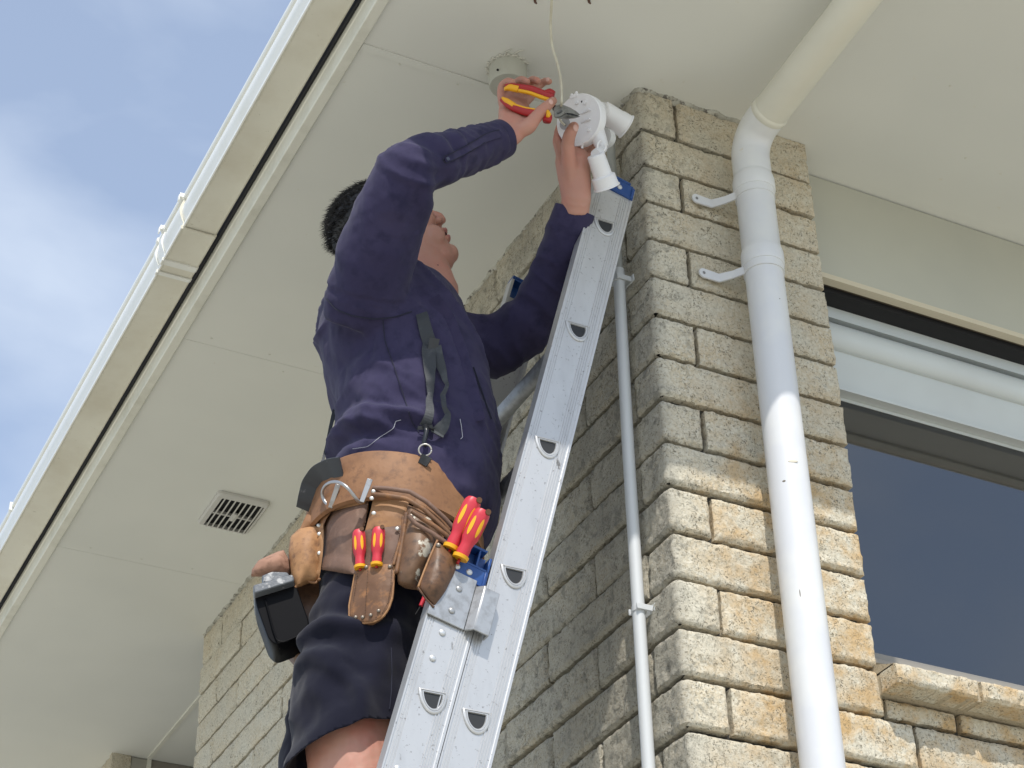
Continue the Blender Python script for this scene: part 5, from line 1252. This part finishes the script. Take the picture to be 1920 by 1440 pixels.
for (ang_, ) in ((1.75,), (-1.62,)):
    cx, cy = DR*math.cos(ang_), DR*math.sin(ang_); t2 = np.array([-math.sin(ang_), math.cos(ang_)]); o2 = np.array([math.cos(ang_), math.sin(ang_)])
    b = MB()
    for k in (-1, 1): b.tube([dp_(cx+t2[0]*.006*k-o2[0]*.003, cy+t2[1]*.006*k-o2[1]*.003, -.004), dp_(cx+t2[0]*.006*k+o2[0]*.006, cy+t2[1]*.006*k+o2[1]*.006, -.004)], .0028, 12)
    b.hexa([dp_(cx-t2[0]*.009-o2[0]*.006, cy-t2[1]*.009-o2[1]*.006, -.007), dp_(cx+t2[0]*.009-o2[0]*.006, cy+t2[1]*.009-o2[1]*.006, -.007), dp_(cx+t2[0]*.009+o2[0]*.001, cy+t2[1]*.009+o2[1]*.001, -.007), dp_(cx-t2[0]*.009+o2[0]*.001, cy-t2[1]*.009+o2[1]*.001, -.007),
            dp_(cx-t2[0]*.009-o2[0]*.006, cy-t2[1]*.009-o2[1]*.006, .002), dp_(cx+t2[0]*.009-o2[0]*.006, cy+t2[1]*.009-o2[1]*.006, .002), dp_(cx+t2[0]*.009+o2[0]*.001, cy+t2[1]*.009+o2[1]*.001, .002), dp_(cx-t2[0]*.009+o2[0]*.001, cy-t2[1]*.009+o2[1]*.001, .002)])
    obj('lug', b, M_wh, base, smooth=40)
b = MB(); pc = onY(1054, 225, -.0695); rr = .012; b.tube([dp_(-.034, -.002, .0003), dp_(-.034, -.002, .0012)], .0125, 28); obj('cable_entry', b, mat('grey gasket', (.35, .35, .36), .5), base, smooth=40)
def lamp(A, B, ra, rb):
    A = np.array(A); B = np.array(B); d = B-A; L_ = np.linalg.norm(d); d /= L_
    b = MB(); q = [(0, .0005), (0, ra*.93), (.02, ra), (.62, ra*1.06), (.66, rb*.985), (.95, rb*1.02), (.97, rb*1.10), (1, rb*1.10), (1, rb*.97), (.7, rb*.93), (.69, .0005)]
    b.tube([A+d*L_*s for s, r in q], [r for s, r in q], 40, up=tuple(FWD))
    # tube() needs distinct tangents, so rebuild the rings squarely
    u = np.cross(d, FWD); u /= np.linalg.norm(u); w = np.cross(d, u); a = np.arange(44)*2*math.pi/44
    b = MB(); b.rings(np.array([[A+d*L_*s+r*(u*math.cos(t)+w*math.sin(t)) for t in a] for s, r in q])); return obj('lamp_holder', b, M_wh, lf, smooth=35)
YL = -.070
def perp(A, px, py, k=0.): d = ray(px, py); d = d/np.linalg.norm(d); return CAM + d*((A-CAM) @ d + k)
A1 = onY(1128, 207, YL+.03); B1 = perp(A1, 1175, 238, .012); lamp(A1, B1, .0225, .0255)
A2 = onY(1117, 290, YL-.012); B2 = perp(A2, 1138, 352, .012); lamp(A2, B2, .0185, .0255)
b = MB(); k0 = onY(1130, 278, YL-.005); b.tube([dp_(.03, -.03, -.02), .5*(dp_(.03, -.03, -.02)+k0), k0], [.017, .0155, .013], 20); b.tube([k0, A2], [.010, .011], 20); obj('arm', b, M_wh2, lf, smooth=40)
b = MB(); tt = np.linspace(.3, 2*math.pi-.6, 24); kk = onY(1128, 274, YL-.022); b.tube([kk+RGT*.0085*math.cos(t+1.2)+UPV*.0115*math.sin(t+1.2) for t in tt], .0022, 8); obj('knuckle', b, M_wh, lf, smooth=True)
b = MB(); b.tube([dp_(.035, .02, -.02), A1], [.016, .018], 20); obj('arm', b, M_wh2, lf, smooth=40)
sc_ = onY(1133, 258, YL+.015); b = MB(); b.tube([sc_+nrm*.006, sc_-nrm*.012], [.0205, .0205], 36); b.ball(sc_-nrm*.012, (.0195, .0195, .012), 24, axes=[e1, e2, nrm]); obj('sensor', b, mat('translucent sensor plastic', (.62, .63, .63), .3), lf, smooth=40)

# ================================================================== CABLE hanging from the soffit to the fitting
cb_ = MB(); s0 = onZ(1036, -22, H); l0 = (s0-P0) @ PL
P_ = [s0+[0, 0, .004]]+[jt(x, y, l) for x, y, l in ((1034, 10, l0*.98), (1032, 45, l0*.95), (1034, 85, l0*.90), (1045, 118, l0*.86), (1052, 150, l0*.83), (1053, 175, l0*.82), (1053, 195, l0*.81))]+[dp_(-.040, .012, .012), dp_(-.038, .002, .010), dp_(-.033, -.006, .002)]
P_ = np.array(P_); t = np.linspace(0, len(P_)-1, 90); cs = np.stack([np.interp(t, np.arange(len(P_)), P_[:, k]) for k in range(3)], 1)
for _ in range(10): cs[1:-1] = (cs[:-2]+2*cs[1:-1]+cs[2:])/4
cb_.tube(cs, .0034, 12, rad2=np.full(len(cs), .0024)); cab = obj('cable', cb_, mat('cream flat cable', (.56, .53, .42), .5, var=[(20, (.10, .08, .06), .62, .68, 5, (1, 1, .25)), (40, (.46, .42, .32), .4, .7, 3)]), None, smooth=True)
tag(cab, 'thin cream electrical cable hanging from the soffit down to the light fitting', 'cable')
